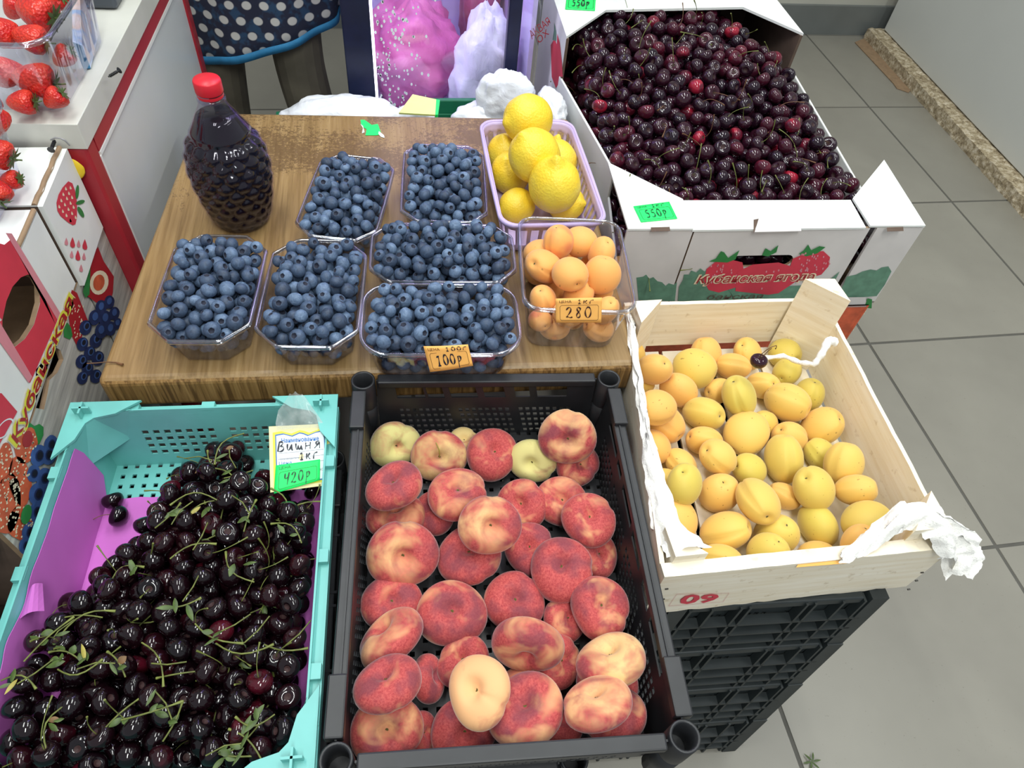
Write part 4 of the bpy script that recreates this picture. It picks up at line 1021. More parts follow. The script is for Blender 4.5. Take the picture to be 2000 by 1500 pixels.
# black crate in front of the boxes, seen past the turquoise crate
crate('plastic_crate', 'black crate at the left picture edge below the printed boxes', 'crate', Vector((-.66, .19, 0)), .36, .38, 0, .47, .13, 'black_plastic', 'stack', 'crates at far left')
crate('plastic_crate', 'lower black crate at the left picture edge', 'crate', Vector((-.66, .19, 0)), .36, .38, 0, .337, .13, 'black_plastic', 'stack', 'crates at far left')
crate('plastic_crate', 'black crate on the floor at the left picture edge', 'crate', Vector((-.66, .19, 0)), .36, .38, 0, .204, .20, 'black_plastic', 'stack', 'crates at far left')
# ================= refrigerator with bags =================
FY = 1.49
fr = thing('display_fridge', 'glass-door display fridge with dark blue frame and lilac light', 'fridge', (.3, 1.5, 0))
def fb(name, x0, x1, y0, y1, z0, z1, mat, b=.003):
    o = put(name, MB().box(((x0+x1)/2, (y0+y1)/2, (z0+z1)/2), (x1-x0, y1-y0, z1-z0)), mat, fr, True)
    if b: bev(o, b)
    return o
fb('door_frame', -.067, -.0095, FY, FY+.05, 0, 1.95, 'navy_metal'); fb('door_handle', .272, .300, FY-.012, FY+.010, .35, 1.6, 'navy_metal'); fb('top_housing', -.067, .345, FY, FY+.62, 1.95, 2.1, 'navy_metal'); fb('base_plinth', -.06, .34, FY+.01, FY+.6, 0, .16, 'navy_metal')
fb('inner_wall', -.060, -.045, FY+.05, FY+.6, .16, 1.95, 'fridge_inner', 0); fb('inner_wall', .335, .345, FY+.05, FY+.6, .16, 1.95, 'fridge_inner', 0); fb('back_wall', -.045, .335, FY+.585, FY+.6, .16, 1.95, 'fridge_inner', 0)
fb('shelf', -.043, .333, FY+.06, FY+.58, .30, .315, 'fridge_inner', 0)
fb('led_strip', -.0095, -.004, FY+.012, FY+.03, .2, 1.9, 'led', 0)
fb('glass_pane', -.004, .345, FY+.014, FY+.018, .16, 1.95, 'fridge_glass', 0)
l = area('fridge_led', (.16, FY+.3, 1.9), .3, .3, 4.5, (.80, .74, 1.0))
l = area('fridge_led', (.02, FY+.06, 1.1), .03, 1.2, 1.2, (.80, .74, 1.0), (PI/2, 0, -.6))
dm = MB()
for k in range(260):
    x = -.002+abs(rng.normal(0, .045)); 
    if x > .26: continue
    z = .40+rng.random()*.42; r = rng.uniform(.0012, .0032)
    dm.v += [(x+r*math.cos(a), FY+.0135, z+r*1.5*math.sin(a)) for a in np.linspace(0, 5.24, 6)]; b = len(dm.v); dm.f.append(tuple(range(b-6, b))); dm.m.append(0); dm.s.append(False)
tag(put('water_droplets', dm, 'paper_white', fr, True), kind='stuff')
def crumple(c, R_, seed, amp=.18, nu=48, nv=30, freq=2.2, flat=None, tail=None):
    mb = MB(); V = []
    for j in range(nv+1):
        th = PI*j/nv
        for i in range(nu):
            ph = 2*PI*i/nu; d = Vector((math.sin(th)*math.cos(ph), math.sin(th)*math.sin(ph), math.cos(th)))
            q = d*freq+Vector((seed*3.1, seed, 0)); k = 1+amp*(noise.noise(q)*1.3)+amp*.6*(1-2*abs(noise.noise(q*2.3)))+amp*.25*(1-2*abs(noise.noise(q*5.7)))
            p = Vector((d.x*R_[0], d.y*R_[1], d.z*R_[2]))*k
            if flat is not None: p.z = max(p.z, flat)
            V.append(tuple(Vector(c)+p))
    F = [(j*nu+i, (j+1)*nu+i, (j+1)*nu+(i+1) % nu, j*nu+(i+1) % nu) for j in range(nv) for i in range(nu)]
    return mb.add(V, F, 0, True)
def bag(name, label, c, R_, seed, mat, **kw): return tag(put(name, crumple(c, R_, seed, **kw), mat, None, True), label, 'bag')
bag('plastic_bag', 'filled pink plastic bag inside the lit fridge', (.090, FY+.300, .425), (.115, .11, .118), 3, 'bag_pink', amp=.16, flat=-.108)
wb = bag('plastic_bag', 'white plastic bag with red lettering inside the fridge', (.248, FY+.125, .455), (.070, .07, .14), 5, 'bag_white', amp=.20, flat=-.138)
bag('plastic_bag', 'dark pink plastic bag at the back right of the fridge', (.275, FY+.44, .50), (.050, .08, .18), 8, 'bag_dark_pink', amp=.14, flat=-.18)
# red letters on the white bag: thin marks standing on its front
pr = MB(); lq_ = [aty(1046, 92, FY+.048), aty(1080, 60, FY+.048), aty(1066, 36, FY+.048), aty(1032, 62, FY+.048)]
f, _ = quadmap(lq_); text_poly(pr, f, 'АКВАЯ', 0, .5, 1.1, .5, 0, .0); text_poly(pr, f, 'ОХ', .2, 0, .6, .42, 0, .0)
put('red_lettering', pr, 'print_darkred', wb, True)
# green crate with bags behind the table
gc = thing('vegetable_crate', 'green plastic crate edge behind the table among crumpled white bags', 'crate', (.06, 1.40, .0))
for (x0, x1, y0, y1) in ((-.22, .33, 1.335, 1.343), (-.22, .33, 1.462, 1.470), (-.22, -.212, 1.343, 1.462), (.322, .33, 1.343, 1.462)):
    bev(put('side_wall', MB().box(((x0+x1)/2, (y0+y1)/2, .22), (x1-x0, y1-y0, .44)), 'green_crate', gc, True), .002)
for (x0, x1, y0, y1) in ((-.225, .335, 1.332, 1.346), (-.225, .335, 1.458, 1.474)):
    bev(put('rim', MB().box(((x0+x1)/2, (y0+y1)/2, .445), (x1-x0, y1-y0, .014)), 'green_crate', gc, True), .002)
bev(put('raised_lip', MB().box((.145, 1.466, .467), (.145, .012, .034)), 'green_crate', gc, True), .003)
put('inner_floor', MB().box((.055, 1.402, .42), (.53, .11, .006)), 'green_crate', gc, True)
bag('plastic_bag', 'crumpled white bag behind the table, left of the blue fridge frame', (-.080, 1.402, .468), (.125, .050, .050), 11, 'bag_white', amp=.13)
bag('plastic_bag', 'small crumpled white bag behind the yellow pad', (.066, 1.40, .466), (.050, .038, .032), 12, 'bag_white', amp=.13)
bag('plastic_bag', 'crumpled translucent white bag lying behind the lemons', (.215, 1.385, .480), (.060, .04, .034), 13, 'bag_white', amp=.13)
bag('plastic_bag', 'knotted white bag standing behind the lemon basket', (.262, 1.390, .525), (.058, .038, .058), 14, 'bag_white', amp=.15)
bag('plastic_bag', 'crumpled white bag wedged between lemon basket and cherry box', (.348, 1.33, .535), (.030, .05, .034), 15, 'bag_white', amp=.16)
yp = thing('note_pad', 'pale yellow note pad with bright green edge among white bags', 'pad', (.06, 1.40, .515))
q = [at(779, 222, .525), at(852, 226, .525), at(858, 193, .535), at(800, 184, .535)]
put('cover', MB().slab([at(779, 220, .525), at(850, 224, .525), at(852, 194, .535), at(806, 184, .535)], (0, -.15, 1), .004), 'yellow_pad', yp, True)
put('green_edge', MB().slab([at(849, 224, .524), at(855, 224, .524), at(859, 195, .534), at(851, 194, .534)], (0, -.15, 1), .012), 'label_green', yp, True)
# ================= things on the counter =================
def ct(px, py, z=.7397): return at(px, py, z)
pk = thing('product_pack', 'upright blue and pastel packet beside the strawberries', 'packet', ct(170, 134))
A, B_, Cc, D = ct(165, 135), ct(178, 135), ct(143, 8), ct(176, 30)
b0, b1 = ct(163, 136), ct(178, 134); dv = (b1-b0); bk_ = Vector((-.01, .10, 0)); up_ = Vector((0, 0, .075))
mb = MB().hexa([b0, b1, b1+bk_, b0+bk_, b0+up_*.55, b1+up_*.45, b1+bk_+up_, b0+bk_+up_]); mb.m = [0, 1, 0, 1, 1, 1]
bev(put('carton', mb, ['pack_blue', 'pack_pale'], pk, True), .001)
dv_ = thing('scale', 'grey and white electronic scale at the far end of the counter', 'scale', ct(190, 40))
s0 = ct(175, 26, .7395); R3 = _rz(math.atan2(-e1.x, e1.y))
bev(put('base', MB().box(s0+R3 @ Vector((-.02, .10, .018)), (.12, .17, .036), 0, R3), 'device_grey', dv_, True), .006)
bev(put('plate', MB().box(s0+R3 @ Vector((-.025, .105, .042)), (.105, .15, .010), 0, R3), 'white_panel', dv_, True), .004)
def screw(label, p0, p1, hd_at0=True):
    t = thing('screw', label, 'screw', p0); mb = MB(); mb.tube([p0, p1], [.0018, .0012], 8); sh_ = put('shank', mb, 'steel_black', t, True)
    d = (p0-p1).normalized(); mb = MB(); mb.tube([p0-d*.002, p0+d*.001], [.002, .0048], 10); put('head', mb, 'steel_black', t, True)
    mb = MB()
    for k in range(6): q = p0.lerp(p1, .25+.12*k); mb.tube([q, q+d*.0008], [.0026, .0014], 8)
    put('thread', mb, 'steel_black', sh_, True); return t
screw('black screw lying by the red counter edge', ct(232, 138, .744), ct(212, 150, .743))
screw('black screw poking out above the white box top, at the grey counter lip', at(100, 292, .722), at(107, 274, .724))
wr = MB(); wr.tube([at(99, 273, .728), at(108, 269, .732), at(118, 270, .732), at(128, 275, .728), at(136, 284, .720)], .0012, 6); tag(put('wire_loop', wr, 'metal', None, True), 'thin metal wire loop by the counter corner', 'wire')
yl = crumple((XF-.015, .9405, .672), (.030, .0035, .022), 21, .03); tag(put('yellow_fruit', yl, 'lemon', None, True), 'yellow fruit edge peeking out behind the strawberry drawing box', 'fruit')
# ================= bottle =================
bp = at(475, 428, .5505); bt = thing('drink_bottle', 'grape-shaped clear bottle of dark berry drink with red cap', 'bottle', bp)
HB_ = .238
def bprof(f):
    return None
prof = [(.0, .0), (.030, .0), (.040, .003), (.045, .012), (.052, .035), (.057, .060), (.0605, .085), (.061, .105), (.0585, .125), (.053, .142), (.045, .157), (.036, .172), (.028, .186), (.0215, .197), (.0175, .206), (.0160, .213), (.0155, .222)]
pr_r = np.array([p[0] for p in prof[1:]]); pr_z = np.array([p[1] for p in prof[1:]])
def brad(z): return float(np.interp(z, pr_z, pr_r))
ROWS = [.018+.0155*k for k in range(9)]; NB = 14
def bfn(scale):
    def g(r, z, a, t):
        k = 0.0
        for ri, zr in enumerate(ROWS):
            if abs(z-zr) < .016:
                aa = a*NB/(2*PI)+(.5 if ri % 2 else 0); da = (aa-round(aa))*2*PI/NB*r; dz = z-zr; q = 1-(da/.0125)**2-(dz/.0095)**2
                if q > 0: k = max(k, math.sqrt(q))
        return (r*scale-.004*(1 if .01 < z < .155 else 0)+.0062*k, z)
    return g
zs = np.concatenate([[0], np.linspace(.003, .150, 56), np.linspace(.154, .222, 14)])
mb = MB().lathe([(brad(z), z) for z in zs], 112, 0, bfn(1.0), True, True); put('glass_body', mb, 'bottle_clear', bt)
zl = np.concatenate([[.0015], np.linspace(.004, .150, 56), np.linspace(.154, .184, 8)])
mb = MB().lathe([(max(.002, brad(z)-.0012), z) for z in zl], 112, 0, bfn(.985), True, True); put('liquid', mb, 'liquid', bt)
mb = MB().lathe([(.0165, .206), (.0195, .207), (.0195, .210), (.0165, .211)], 32); put('neck_ring', mb, 'bottle_clear', bt)
mb = MB().lathe([(.0175, .212), (.0180, .214), (.0180, .2165)], 40, 0, close=False)
mb.lathe([(.0178, .2175), (.0183, .219), (.0183, .234), (.0172, .2365), (.0005, .237)], 72, 0, lambda r, z, a, t: (r+(.0004 if int(round(a*72/(2*PI))) % 2 else 0)*(.2 < t < .8), z)); put('cap', mb, 'red_cap', bt)
# ================= price labels =================
def label(name, lab, Q, base, price, unit, ink, header=True, curl=0.0):
    """Q: BL, BR, TR, TL world points on the face it sticks to"""
    f, n = quadmap(Q); asp = (Vector(Q[1])-Vector(Q[0])).length/(Vector(Q[3])-Vector(Q[0])).length
    t = thing(name, lab, 'price tag', (Vector(Q[0])+Vector(Q[2]))/2, 0, None)
    def g(u, v, l=0.0): return f(u, v, l+curl*(math.sin(u*PI*1.2)*.5+(1-v)**2*.3))
    mb = MB().grid(lambda u, v: tuple(g(u, v, .0002)), np.linspace(0, 1, 13), np.linspace(0, 1, 7), None, 0, True); solid(put('paper', mb, base, t, True), .0004)
    mb = MB()
    outline(mb, g, [(.12, .10), (.9, .10), (.93, .16), (.93, .66), (.9, .72), (.12, .72), (.09, .66), (.09, .16)], .012, 0, .0009, aspect=asp)
    if header: text_poly(mb, g, 'ЦЕНА', .08, .80, .26, .13, 0, .0009)
    put('printed_frame', mb, ink[0], t, True)
    mb = MB(); stroke_text(mb, g, price, .20, .2, .62/len(price), .46, .055, 0, .0012, asp); stroke_text(mb, g, unit, .46, .78, .13, .17, .034, 0, .0012, asp)
    put('handwriting', mb, ink[1], t, True); return t
sq = [at(x, y, CZ+.0072) for x, y in ((1252, 434), (1323, 427), (1307, 394), (1237, 403))]
label('price_tag', 'green price tag reading 550 on the front flap of the white cherry box', sq, 'label_green', '550p', '1kg', ('ink_green', 'ink_green'))
sq = [at(x, y, HZ+.0062) for x, y in ((1104, 18), (1162, 21), (1164, -8), (1107, -10))]
label('price_tag', 'green price tag on the top flap of the rear taller box', sq, 'label_green', '550p', '1kg', ('ink_green', 'ink_green'))
# orange labels hang on the punnet fronts
def front_of(P, extra=.0075):   # plane of the rim front edge, leaning like the wall
    o = P['o']; R2 = _rz(P['a']); n = R2 @ Vector((0, -1, 0)); p = P['c']+n*(P['d']/2+extra); return Vector((p.x, p.y, P['zb']+P['h'])), n
po, pn = front_of(pun['F']); pn2 = (pn+Vector((0, 0, .35))).normalized()
po = po+Vector((0, 0, .006))
sq = [onplane(x, y, po, pn2) for x, y in ((840, 726), (924, 714), (914, 673), (827, 676))]
label('price_tag', 'orange price tag reading 100 on the front blueberry punnet', sq, 'label_orange', '100p', '100g', ('ink_brown', 'ink_black'), curl=.002)
po, pn = front_of(apt); pn2 = (pn+Vector((0, 0, .35))).normalized(); po = po+Vector((0, 0, .006))
sq = [onplane(x, y, po, pn2) for x, y in ((1086, 630), (1174, 630), (1176, 581), (1085, 583))]
label('price_tag', 'orange price tag reading 280 on the apricot punnet', sq, 'label_orange', '280', '1kg', ('ink_brown', 'ink_brown'))
# torn green sticker on the table
t = thing('torn_sticker', 'torn bright green sticker scrap stuck on the table top', 'sticker', at(727, 250, .551))
put('green_paper', MB().slab([at(x, y, .5512) for x, y in ((704, 234), (712, 234), (726, 244), (738, 242), (745, 262), (734, 264), (714, 264), (716, 252), (706, 246))], (0, 0, 1), .0006), 'label_green', t, True)
put('white_scrap', MB().slab([at(x, y, .5515) for x, y in ((740, 256), (750, 264), (751, 269), (744, 267), (739, 261))], (0, 0, 1), .0006), 'paper_white', t, True)
put('white_scrap', MB().slab([at(x, y, .5515) for x, y in ((704, 242), (709, 246), (712, 258), (707, 260), (709, 250))], (0, 0, 1), .0006), 'paper_white', t, True)
# big sour cherry card hanging in a clear sleeve on the turquoise crate
zc = .515
cardQ = [at(528, 962, .512), at(651, 946, .512), at(645, 827, .545), at(525, 833, .545)]
# same real size everywhere: refit as a leaning rectangle
BLc, BRc = cardQ[0], cardQ[1]
t = thing('price_card', 'cream bordered price card reading Вишня with green 420 tag, hanging in turquoise crate', 'price card', (BLc+BRc)/2)
f, n = quadmap(cardQ); put('card', MB().slab(cardQ, n, .0012), 'paper_cream', t, True)
mb = MB()
def fillp(pts, m, l): mb.add([f(u, v, l) for u, v in pts], [tuple(range(len(pts)))], m)
top = [(.06, .90), (.2, .915), (.36, .87), (.45, .90), (.5, .915), (.57, .90), (.65, .865), (.8, .91), (.95, .93)]
fillp([(.06, .05), (.95, .06)]+top[::-1], 0, .0003)
top2 = [(u*.9+.045, v-.035) for u, v in top]; fillp([(.1, .085), (.91, .095)]+top2[::-1], 1, .0006)
top3 = [(u*.86+.065, v-.055) for u, v in top]; fillp([(.12, .105), (.89, .115)]+top3[::-1], 2, .0009)
text_poly(mb, f, 'Наименование', .20, .73, .6, .07, 1, .0012, offset=.02)
for v in (.57, .48, .39): outline(mb, f, [(.14, v), (.87, v+.01)], .006, 3, .0011, False)
text_poly(mb, f, 'Производитель', .15, .455, .33, .045, 3, .0012); text_poly(mb, f, 'Цена', .15, .385, .2, .06, 1, .0012); text_poly(mb, f, 'коп', .80, .24, .08, .04, 3, .0012)
put('printed_design', mb, ['print_yellow', 'print_blue', 'paper_white', 'print_grey'], t, True)
mb = MB(); stroke_text(mb, f, 'Biwna', .13, .60, .145, .15, .026, 0, .0016, 1.05); stroke_text(mb, f, '1kg', .47, .44, .11, .12, .024, 0, .0016, 1.05); put('handwriting', mb, 'ink_black', t, True)
sq = [f(.06, -.03, .0022), f(.79, .09, .0022), f(.81, .42, .0022), f(.10, .39, .0022)]
label('price_tag', 'green price tag reading 420 stuck on the sour cherry card', sq, 'label_green', '420p', '', ('ink_green', 'ink_green'))
sl = thing('clear_sleeve', 'clear plastic sleeve hooked over the turquoise crate rim above the card', 'sleeve', at(590, 800, .55))
def sfn(u, v):
    p = f(.1+.8*u, .55+.5*v, .003) if v < 1 else None
    return tuple(p)
pts = [[f(.12, .93, .003), f(.5, .93, .004), f(.88, .93, .003)], [f(.12, 1.02, .003), f(.5, 1.02, .005), f(.88, 1.02, .003)], [at(543, 800, .556), at(585, 796, .560), at(612, 800, .556)], [at(563, 772, .566), at(577, 766, .575), at(596, 774, .566)]]
mb = MB(); rows_ = []
for j in range(len(pts)-1):
    for s_ in range(4):
        rows_.append([a_.lerp(b_, s_/4) for a_, b_ in zip(pts[j], pts[j+1])])
rows_.append(pts[-1]); V = []
for j, r_ in enumerate(rows_):
    for i in range(9):
        u = i/4; k = min(1, int(u)); p = r_[k].lerp(r_[k+1], u-k); V.append(tuple(p+Vector((0, 0, .0022*math.sin(i*2.1+j*.5)*(j > 3)))))
mb.add(V, [(j*9+i, j*9+i+1, (j+1)*9+i+1, (j+1)*9+i) for j in range(len(rows_)-1) for i in range(8)], 0, True); put('film', mb, 'film', sl, True)
# ================= purple lining paper in the turquoise crate =================
R4 = _rz(tc_a)
def tl(u, v, z): p = tc_c+R4 @ Vector(((u-.5)*tc_w, (v-.5)*tc_d, 0)); return Vector((p.x, p.y, z))
zf = ZT-HT+.012
pp = thing('lining_paper', 'purple wrapping paper lining the turquoise cherry crate', 'paper', tl(.5, .4, zf))
def paper(u, v):
    x = .072+(u-.12)*(.856/.78); z = zf; w_ = 0
    if u < .12: k = (.12-u)/.12; x = .072-.024*k; z = zf+k*(.098+.010*noise.noise(Vector((v*9, 0, 0))))
    elif u > .90: k = (u-.90)/.10; x = .928+.026*k; z = zf+k*(.075+.03*noise.noise(Vector((v*14, 5, 0))))
    vv = .03+v*.80; 
    if v > .97: vv += .012*noise.noise(Vector((u*11, 3, 1)))
    if u < .12 and v > .85: vv += .05
    return tuple(tl(x, vv, z+.002*noise.noise(Vector((u*9, v*9, 2)))))
solid(put('sheet', MB().grid(paper, [0, .03, .06, .09, .12, .16]+list(np.linspace(.2, .86, 20))+[.90, .925, .95, .975, 1], np.linspace(0, 1, 46), None, 0, False), 'purple_paper', pp, True), .0006)
solid(put('folded_corner', MB().grid(lambda u, v: tuple(tl(.050+.055*u*(1-v*.6), .40+.07*v+.02*u, zf+.094+.010*math.sin(u*2.5)-.012*u)), np.linspace(0, 1, 6), np.linspace(0, 1, 5)), 'purple_paper', pp, True), .0006)
# ================= gauze on the apricot crate =================
def ribbon_cloth(path, wid, seed, dirs, nv=10, amp=.006):
    V = []; n_ = len(path)*4
    def pt(s_):
        k = min(len(path)-2, int(s_)); return path[k].lerp(path[k+1], s_-k), dirs[k].lerp(dirs[k+1], s_-k), wid[k]*(1-(s_-k))+wid[k+1]*(s_-k)
    nn = (len(path)-1)*10
    for i in range(nn+1):
        p, d, w_ = pt((len(path)-1)*i/nn)
        for j in range(nv+1):
            t_ = j/nv-.35; q = p+d*(t_*w_)+Vector((0, 0, -max(0, -t_)*w_*1.4-max(0, t_-.25)*w_*.5)); nz = noise.noise_vector(Vector((i*.33+seed, j*.5, seed)))*amp
            edge = noise.noise(Vector((i*.8, j, seed)))*.004 if j in (0, nv) else 0
            V.append(tuple(q+nz+Vector((0, 0, edge+.004))))
    return MB().add(V, [(i*(nv+1)+j, i*(nv+1)+j+1, (i+1)*(nv+1)+j+1, (i+1)*(nv+1)+j) for i in range(nn) for j in range(nv)], 0, True)
L_, Rr = wq['BL'], wq['BR']; e = Vector((1, 0, 0))
def lf(v, dx=0, dz=0): p = wq['BL'].lerp(wq['TL'], v); return Vector((p.x+dx, p.y, WZ+.001+dz))
g1 = ribbon_cloth([lf(.95, .003), lf(.7, .003), lf(.5, .002), lf(.32, .003), lf(.16, .008), lf(.05, .024, .018)], [.010, .010, .013, .022, .032, .050], 1, [e]*6)
gz = thing('gauze_strip', 'white frayed gauze over the left rim of the apricot crate', 'gauze', lf(.4)); put('cloth', g1, 'gauze', gz, True)
gz = thing('gauze_strip', 'white gauze draped over the front right corner of the apricot crate', 'gauze', at(1830, 1060, .57))
pth = [at(1640, 1095, .553), at(1700, 1060, .562), at(1760, 1015, .580), at(1815, 1003, .590), at(1850, 1040, .580), at(1862, 1090, .552)]
dd = [Vector((.25, 1, 0)), Vector((.35, 1, 0)), Vector((.5, .9, 0)), Vector((1, .4, -.2)), Vector((.9, 0, -.6)), Vector((.6, -.1, -.9))]
put('cloth', ribbon_cloth(pth, [.010, .03, .045, .055, .060, .052], 5, [d.normalized() for d in dd], amp=.0045), 'gauze', gz, True)
put('cloth', ribbon_cloth([at(1815, 1000, .590), at(1862, 1030, .570), at(1880, 1075, .545), at(1872, 1125, .520)], [.03, .045, .05, .03], 9, [Vector((1, -.3, 0)).normalized()]*4, amp=.005), 'gauze', gz, True)
gz = thing('gauze_strip', 'twisted white gauze band in the back right corner of the apricot crate', 'gauze', at(1560, 700, .53))
mb = MB(); pth = [at(1490, 700, .508), at(1530, 695, .515), at(1562, 708, .52), at(1590, 712, .53), at(1606, 690, .545), at(1618, 665, .556), at(1628, 668, .548)]
pp_ = []
for k in range(len(pth)-1):
    for s_ in range(5): pp_.append(pth[k].lerp(pth[k+1], s_/5))
pp_.append(pth[-1]); mb.tube(pp_, [.0035+.0045*(k/len(pp_))**2+.0008*math.sin(k*1.7) for k in range(len(pp_))], 8); put('cloth', mb, 'gauze', gz, True)
# ================= the seller behind the table =================
PX, PY = -.252, 1.76
pn_ = thing('person', 'person in white-dotted navy tunic and dark trousers standing behind the table', 'person', (PX, PY, 0))
J = {'pel': (PX, PY, .80), 'sp1': (PX, PY, .95), 'ch': (PX, PY, 1.12), 'nk': (PX, PY, 1.30), 'hb': (PX, PY-.01, 1.38), 'hd': (PX, PY-.015, 1.46), 'ht': (PX, PY-.01, 1.55),
     'hl': (PX-.09, PY, .76), 'kl': (PX-.115, PY-.02, .42), 'al': (PX-.135, PY, .08), 'tl': (PX-.14, PY-.10, .03), 'hr': (PX+.07, PY, .76), 'kr': (PX+.062, PY-.03, .43), 'ar': (PX+.108, PY-.01, .08), 'tr': (PX+.112, PY-.11, .03),
     'sl': (PX-.13, PY, 1.22), 'el': (PX-.15, PY+.02, 1.0), 'wl': (PX-.10, PY-.15, .95), 'sr': (PX+.12, PY, 1.22), 'er': (PX+.13, PY+.02, 1.0), 'wr': (PX+.09, PY-.15, .96)}
E_ = [('pel', 'sp1'), ('sp1', 'ch'), ('ch', 'nk'), ('nk', 'hb'), ('hb', 'hd'), ('hd', 'ht'), ('pel', 'hl'), ('hl', 'kl'), ('kl', 'al'), ('al', 'tl'), ('pel', 'hr'), ('hr', 'kr'), ('kr', 'ar'), ('ar', 'tr'), ('ch', 'sl'), ('sl', 'el'), ('el', 'wl'), ('ch', 'sr'), ('sr', 'er'), ('er', 'wr')]
RAD = {'pel': .12, 'sp1': .11, 'ch': .12, 'nk': .045, 'hb': .06, 'hd': .075, 'ht': .05, 'hl': .085, 'kl': .062, 'al': .05, 'tl': .03, 'hr': .085, 'kr': .075, 'ar': .070, 'tr': .03, 'sl': .055, 'el': .038, 'wl': .025, 'sr': .055, 'er': .038, 'wr': .025}
def skin(name, J, E_, RAD, root, mat, parent, sub=1):
    ks = list(J); me = bpy.data.meshes.new(name); inv = wmat(parent).inverted()
    me.from_pydata([tuple(inv @ Vector(J[k])) for k in ks], [(ks.index(a_), ks.index(b_)) for a_, b_ in E_], [])
    o = bpy.data.objects.new(name, me); COL.objects.link(o); o.parent = parent
    o.modifiers.new('skin', 'SKIN'); me.skin_vertices  # layer made by the modifier below
    return o
def skin_body(name, J, E_, RAD, root, mat, parent):
    ks = list(J); me = bpy.data.meshes.new(name); inv = wmat(parent).inverted()
    me.from_pydata([tuple(inv @ Vector(J[k])) for k in ks], [(ks.index(a_), ks.index(b_)) for a_, b_ in E_], [])
    o = bpy.data.objects.new(name, me); COL.objects.link(o); o.parent = parent
    o.modifiers.new('skin', 'SKIN'); 
    if not me.skin_vertices:
        bpy.context.view_layer.objects.active = o; bpy.ops.mesh.customdata_skin_add()
    for i, k in enumerate(ks):
        sv = me.skin_vertices[0].data[i]; sv.radius = (RAD[k], RAD[k]*.85); sv.use_root = (k == root)
    s_ = o.modifiers.new('sub', 'SUBSURF'); s_.levels = 2; s_.render_levels = 2
    me.materials.append(M[mat]); return o
J2 = {k: J[k] for k in J}
body = skin_body('body', J2, E_, RAD, 'pel', 'trousers', pn_)
for s_, k in ((-1, 'tl'), (1, 'tr')):
    x, y, z = J[k]; mb = crumple((x, y+.05, .03), (.045, .12, .028), 30+s_, .02, 20, 12); put('shoe', mb, 'shoe', pn_, True)
def tunic(u, v):  # v: 0 hem, 1 shoulders
    a = 2*PI*u; hem = .440+.105*(math.cos(a)*.5+.5); z = hem+(1.27-hem)*v
    r_ = np.interp(v, [0, .25, .5, .7, .9, 1], [1.06, 1.03, .98, .98, 1.0, .45]); fold = 1+.035*math.sin(a*9+v*2)*(1-v)
    return (PX+.002+.166*r_*fold*math.cos(a), PY+.115*r_*fold*math.sin(a), z)
tun_ = solid(put('tunic', MB().grid(tunic, np.linspace(0, 1, 73), np.linspace(0, 1, 24), None, 0, True), 'dots', pn_, True), .004)
hm_ = MB(); hm_.grid(lambda u, v: tuple(Vector(tunic(u, -.002+v*.022))+Vector((.003*math.cos(2*PI*u), .003*math.sin(2*PI*u), 0))), np.linspace(0, 1, 73), [0, 1], None, 0, True); solid(put('hem_trim', hm_, 'hem_blue', tun_, True), .003)
hd_ = Vector(J['hd']); hm2 = crumple(hd_+Vector((0, -.004, .01)), (.074, .088, .105), 40, .015, 28, 18); face_ = put('face', hm2, 'skin', pn_, True)
put('hair', crumple(hd_+Vector((0, .022, .035)), (.082, .085, .098), 41, .06, 28, 18), 'hair', pn_, True)
for s_ in (-1, 1):
    put('eye', crumple(hd_+Vector((s_*.028, -.086, .015)), (.010, .006, .006), 42, .0, 10, 6), 'shoe', face_, True); put('ear', crumple(hd_+Vector((s_*.076, 0, 0)), (.008, .018, .026), 43, .05, 10, 8), 'skin', face_, True)
put('nose', crumple(hd_+Vector((0, -.092, -.008)), (.010, .014, .020), 44, .0, 10, 8), 'skin', face_, True); put('mouth', crumple(hd_+Vector((0, -.086, -.040)), (.022, .006, .006), 45, .0, 12, 6), 'print_pink', face_, True)
for s_, k, e_ in ((-1, 'wl', 'el'), (1, 'wr', 'er')):
    wv_ = Vector(J[k]); d = (wv_-Vector(J[e_])).normalized(); sd = Vector((1, 0, 0)); mb = MB()
    HJ = {'a': wv_-d*.02, 'b': wv_+d*.03, 'c': wv_+d*.075}; HE = [('a', 'b'), ('b', 'c')]; HR = {'a': .022, 'b': .028, 'c': .026}
    for q in range(4):
        off = sd*(.018-.012*q)*1.0; ln = (.066, .074, .070, .056)[q]; b0_ = wv_+d*.07+off; HJ['f%d' % q] = b0_; HJ['g%d' % q] = b0_+d*ln*.5+Vector((0, -.004, -.006)); HJ['h%d' % q] = b0_+d*ln*.85+Vector((0, -.004, -.022))
        HE += [('c', 'f%d' % q), ('f%d' % q, 'g%d' % q), ('g%d' % q, 'h%d' % q)]; HR.update({'f%d' % q: .009, 'g%d' % q: .0085, 'h%d' % q: .007})
    HJ['t'] = wv_+d*.03-sd*s_*.032; HJ['u'] = wv_+d*.060-sd*s_*.045; HE += [('b', 't'), ('t', 'u')]; HR.update({'t': .010, 'u': .008})
    skin_body('hand', HJ, HE, HR, 'b', 'skin', pn_)
# ================= fruit meshes =================
def fruit_mesh(name, prof, n, mats, fn=None, seg_mats=None): return MB().lathe(prof, n, 0, fn, True, True, seg_mats).mesh(name, mats)
def sphere_prof(k, rz=1.0): return [(max(.0004, math.sin(PI*i/k)), -math.cos(PI*i/k)*rz) for i in range(k+1)]
